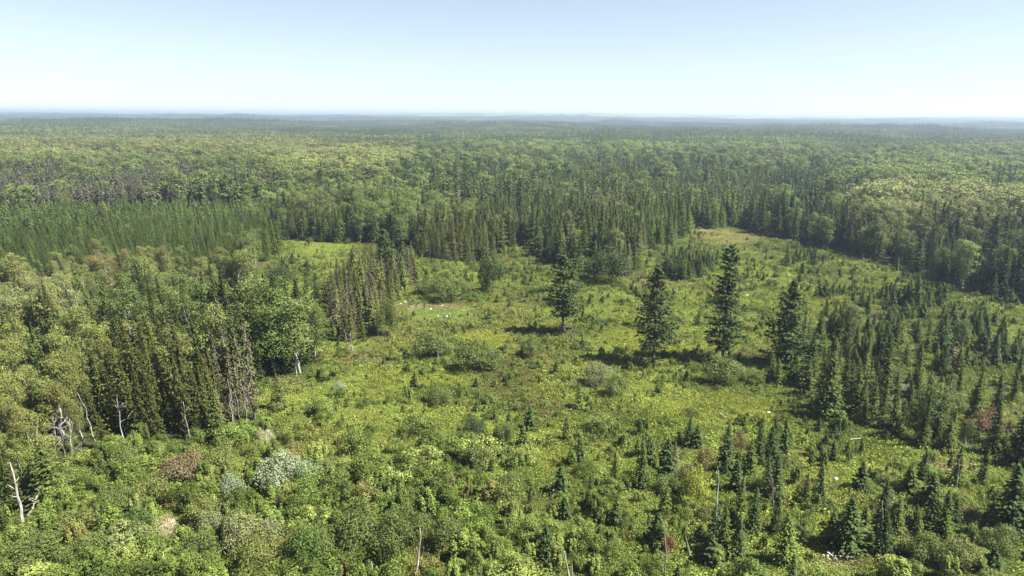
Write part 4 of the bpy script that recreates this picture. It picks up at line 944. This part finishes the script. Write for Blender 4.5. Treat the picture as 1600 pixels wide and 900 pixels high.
# ------------------------------------------------------------------ people
def flat(name, c, rough=.8):
    m = bpy.data.materials.new(name); m.use_nodes = True; n = m.node_tree; p = n.nodes['Principled BSDF']
    nz = n.nodes.new('ShaderNodeTexNoise'); nz.inputs['Scale'].default_value = 14; rp = n.nodes.new('ShaderNodeValToRGB')
    rp.color_ramp.elements[0].color = (*[q * .85 for q in c], 1); rp.color_ramp.elements[1].color = (*[min(1, q * 1.1) for q in c], 1)
    n.links.new(nz.outputs['Fac'], rp.inputs[0]); n.links.new(rp.outputs[0], p.inputs['Base Color']); p.inputs['Roughness'].default_value = rough; return m
SKIN = flat('skin', (.45, .27, .19), .6)
def skin_mesh(name, verts, edges, radii, mt, sub=2):
    me = bpy.data.meshes.new(name + '_rig'); me.from_pydata(verts, edges, []); o = bpy.data.objects.new('rig', me); COL.objects.link(o)
    md = o.modifiers.new('s', 'SKIN'); sv_ = me.skin_vertices[0].data
    for i, q in enumerate(radii): sv_[i].radius = q if hasattr(q, '__len__') else (q, q)
    sv_[0].use_root = True; md.use_smooth_shade = True
    s_ = o.modifiers.new('u', 'SUBSURF'); s_.levels = sub; s_.render_levels = sub
    dg = bpy.context.evaluated_depsgraph_get(); ev = o.evaluated_get(dg); out = bpy.data.meshes.new_from_object(ev); out.name = name
    bpy.data.objects.remove(o, do_unlink=True); out.materials.clear(); out.materials.append(mt)
    return out
def person(px, py, rz, top, trousers, hair, label, arm=0.0, hat=None, hatlab=None):
    x, y, z = ground_at(px, py)
    V = [(0, 0, .96), (0, 0, 1.15), (0, 0, 1.36), (0, 0, 1.47), (0, .01, 1.56), (0, .02, 1.66), (0, .01, 1.74)]
    E = [(i, i + 1) for i in range(6)]; Rr = [(.15, .11), (.13, .10), (.16, .11), (.055, .055), (.075, .085), (.085, .10), (.05, .06)]
    def chain(start, pts, rs):
        p = start
        for q, rr_ in zip(pts, rs): V.append(q); Rr.append((rr_, rr_)); E.append((p, len(V) - 1)); p = len(V) - 1
        return p
    for s in (-1, 1):
        chain(0, [(s * .10, 0, .88), (s * .12, .01, .50), (s * .13, -.01, .09), (s * .14, .12, .04), (s * .145, .18, .035)], [.095, .06, .04, .035, .025])
        f = arm if s > 0 else 0
        el_ = (s * .25, .02 + .05 * f, 1.12 + .02 * f); wr = (s * (.27 - .06 * f), .10 + .22 * f, .87 + .25 * f)
        w_ = chain(2, [(s * .19, 0, 1.37), el_, wr, (wr[0], wr[1] + .03, wr[2] - .07)], [.052, .04, .028, .03])
        bx_, by_, bz_ = V[w_]
        for q in range(4):
            dx = (q - 1.5) * .018; chain(w_, [(bx_ + dx, by_ + .01, bz_ - .045), (bx_ + dx, by_ + .028, bz_ - .075 - .008 * (q in (1, 2)))], [.009, .007])
        chain(w_, [(bx_ - s * .035, by_ + .02, bz_ - .01), (bx_ - s * .045, by_ + .04, bz_ - .04)], [.010, .008])
    body = skin_mesh('person_body', V, E, Rr, SKIN)
    sh = skin_mesh('person_shirt', [(0, 0, .98), (0, 0, 1.16), (0, 0, 1.37), (0, 0, 1.44)] + [(s * a, b, c) for s in (-1, 1) for a, b, c in ((.19, 0, 1.38), (.25, .02, 1.13))],
                   [(0, 1), (1, 2), (2, 3), (2, 4), (4, 5), (2, 6), (6, 7)], [(.21, .165), (.19, .155), (.22, .165), (.09, .09), .092, .075, .092, .075], top)
    tr = skin_mesh('person_trousers', [(0, 0, 1.0), (0, 0, .90)] + [(s * a, b, c) for s in (-1, 1) for a, b, c in ((.10, 0, .86), (.12, .01, .50), (.13, -.01, .12))],
                   [(0, 1), (1, 2), (2, 3), (3, 4), (1, 5), (5, 6), (6, 7)], [(.20, .16), (.19, .155), .14, .10, .08, .14, .10, .08], trousers)
    hr = skin_mesh('person_hair', [(0, -.01, 1.66), (0, -.02, 1.74)], [(0, 1)], [(.098, .105), (.08, .09)], hair)
    parts = [('body', body), ('shirt', sh), ('trousers', tr), ('hair', hr)]
    face = MB()
    for s in (-1, 1): face.tube([(s * .032, .105, 1.665), (s * .032, .118, 1.665)], [.011, .009], 6)
    face.tube([(0, .105, 1.66), (0, .135, 1.625), (0, .12, 1.615)], [.01, .014, .01], 5); face.tube([(-.025, .108, 1.59), (0, .113, 1.587), (.025, .108, 1.59)], [.006, .008, .006], 4)
    parts.append(('face', face.mesh('person_face', [flat('features', (.2, .1, .08))])))
    if hat: parts.append(('hat', skin_mesh('person_hat', [(0, 0, 1.73), (0, 0, 1.79), ], [(0, 1)], [(.13, .14), (.09, .10)], hat)))
    thing('person', parts, x, y, z, (0, 0, rz), 1, (1, 1, 1), label, 'people standing in the clearing', 'person', ('x',))
WH = flat('white_cloth', (.78, .78, .76)); DK = flat('dark_cloth', (.02, .025, .035)); GR = flat('grey_cloth', (.20, .23, .27)); BL = flat('light_blue_cloth', (.50, .57, .66)); DH = flat('dark_hair', (.025, .018, .012)); JN = flat('denim', (.05, .07, .12))
person(684, 500, -1.0, WH, GR, DH, 'person in a white top and grey trousers standing alone left of the others', .6)
person(694, 499, .6, DK, DK, DH, 'person all in dark clothes at the left of the small group', .3)
person(698.5, 500, 1.4, BL, JN, DH, 'person in a light blue top in the middle of the small group', .8)
person(703, 499, 2.2, GR, JN, DH, 'person in grey with a white hat at the right of the small group', .2, WH)

# ------------------------------------------------------------------ labels for the many
ORD = ['first', 'second', 'third', 'fourth', 'fifth', 'sixth', 'seventh', 'eighth', 'ninth', 'tenth', 'eleventh', 'twelfth', 'thirteenth', 'fourteenth', 'fifteenth', 'sixteenth', 'seventeenth', 'eighteenth', 'nineteenth', 'twentieth']
ROWS = [(0, 375, 'past far edge'), (375, 415, 'along far edge'), (415, 455, 'in far clearing'), (455, 500, 'level with people'), (500, 545, 'level with shelter'), (545, 590, 'by pine shadows'), (590, 635, 'just below pines'),
        (635, 680, 'in mid clearing'), (680, 725, 'beside bright meadow'), (725, 770, 'below bright meadow'), (770, 820, 'in lower clearing'), (820, 870, 'above bottom edge'), (870, 1200, 'on bottom edge')]
ROWS[8] = (680, 725, 'level with bright meadow'); ROWS[9] = (725, 770, 'level with silver shrubs')
COLS = [(-999, 110, 'by left frame edge'), (110, 220, 'right of bleached snags'), (220, 330, 'below tall left spruces'), (330, 430, 'below light green grove'), (430, 520, 'left of dying spruces'), (520, 620, 'below dying spruces'), (620, 720, 'below people'), (720, 830, 'between people and pines'),
        (830, 920, 'below first pine'), (920, 1000, 'right of first pine'), (1000, 1070, 'below second pine'), (1070, 1150, 'below third pine'), (1150, 1230, 'left of fourth pine'), (1230, 1310, 'right of fourth pine'), (1310, 1400, 'below pale right hardwoods'), (1400, 1500, 'far right of pines'), (1500, 2500, 'by right frame edge')]
COLS = [(a, b, c.replace('below', 'in line with')) for a, b, c in COLS]
def tone(t):
    r_, g_, b_ = t; l = .3 * r_ + .6 * g_ + .1 * b_
    if r_ > g_ * 1.08: return 'rusty brown' if l < .15 else 'orange brown'
    if r_ > g_ * .93: return 'yellowish' if l > .10 else 'olive'
    if b_ > .5 * g_ and l > .12: return 'silvery'
    return 'very dark' if l < .05 else 'dark green' if l < .085 else 'mid green' if l < .12 else 'light green'
groups = {}
for o, info in THINGS:
    if info is None or len(info) < 5: continue
    k = info[0]; x, y, z = o.location
    bx, by, _ = proj(x, y, z); bx, by = float(bx), float(by)
    rw = next(t for a, b, t in ROWS if a <= by < b or b == 1200); cw = next(t for a, b, t in COLS if a <= bx < b or b == 2500)
    hs = info[1]; noun, lim = {'spruce_tree': ('spruce', (8, 12)), 'broadleaf_tree': ('broadleaf tree', (8, 12)), 'young_spruce': ('young spruce', (2, 4)), 'shrub': ('shrub', (1.5, 3))}[k]
    size = 'small' if hs < lim[0] else 'tall' if hs > lim[1] else 'middling'
    look = f"{'half-dead' if info[4] else size} {tone(info[3])} {noun}"
    groups.setdefault((look, cw, rw), []).append((bx, o, k))
for (look, cw, rw), mem in groups.items():
    mem.sort(key=lambda t: t[0])
    for i, (bx, o, k) in enumerate(mem):
        lb = f'{look} {cw}, {rw}' + (f', {ORD[min(i, 19)]} from left' if len(mem) > 1 else '')
        if len(lb.replace('-', ' ').split()) > 16: lb = lb.replace('level with ', 'near ').replace('between ', 'amid ')
        if len(lb.replace('-', ' ').split()) > 16: lb = lb.replace(' from left', '')
        o['label'] = lb
        o['group'] = {'spruce_tree': 'spruces of the woods and stands', 'broadleaf_tree': 'broadleaf trees of the woods', 'young_spruce': 'young spruces in the clearing', 'shrub': 'shrubs in the clearing'}[k]

# ------------------------------------------------------------------ haze
import bmesh
bm = bmesh.new(); bmesh.ops.create_cube(bm, size=1)
ZB, ZT = -70.0, 112.0
assert HMIN > ZB + 1
for v in bm.verts: v.co = (v.co.x * 110000, v.co.y * 110000, (ZB if v.co.z < 0 else ZT))
me = bpy.data.meshes.new('haze'); bm.to_mesh(me); bm.free()
hz = add_obj('haze', me); hz['kind'] = 'stuff'
m = bpy.data.materials.new('haze'); m.use_nodes = True; n = m.node_tree; n.nodes.clear()
out = n.nodes.new('ShaderNodeOutputMaterial'); pv = n.nodes.new('ShaderNodeVolumePrincipled'); pv.inputs['Density'].default_value = HAZE_DENSITY
pv.inputs['Color'].default_value = (*HAZE_COLOR, 1); pv.inputs['Anisotropy'].default_value = .3
n.links.new(pv.outputs[0], out.inputs['Volume']); me.materials.append(m)
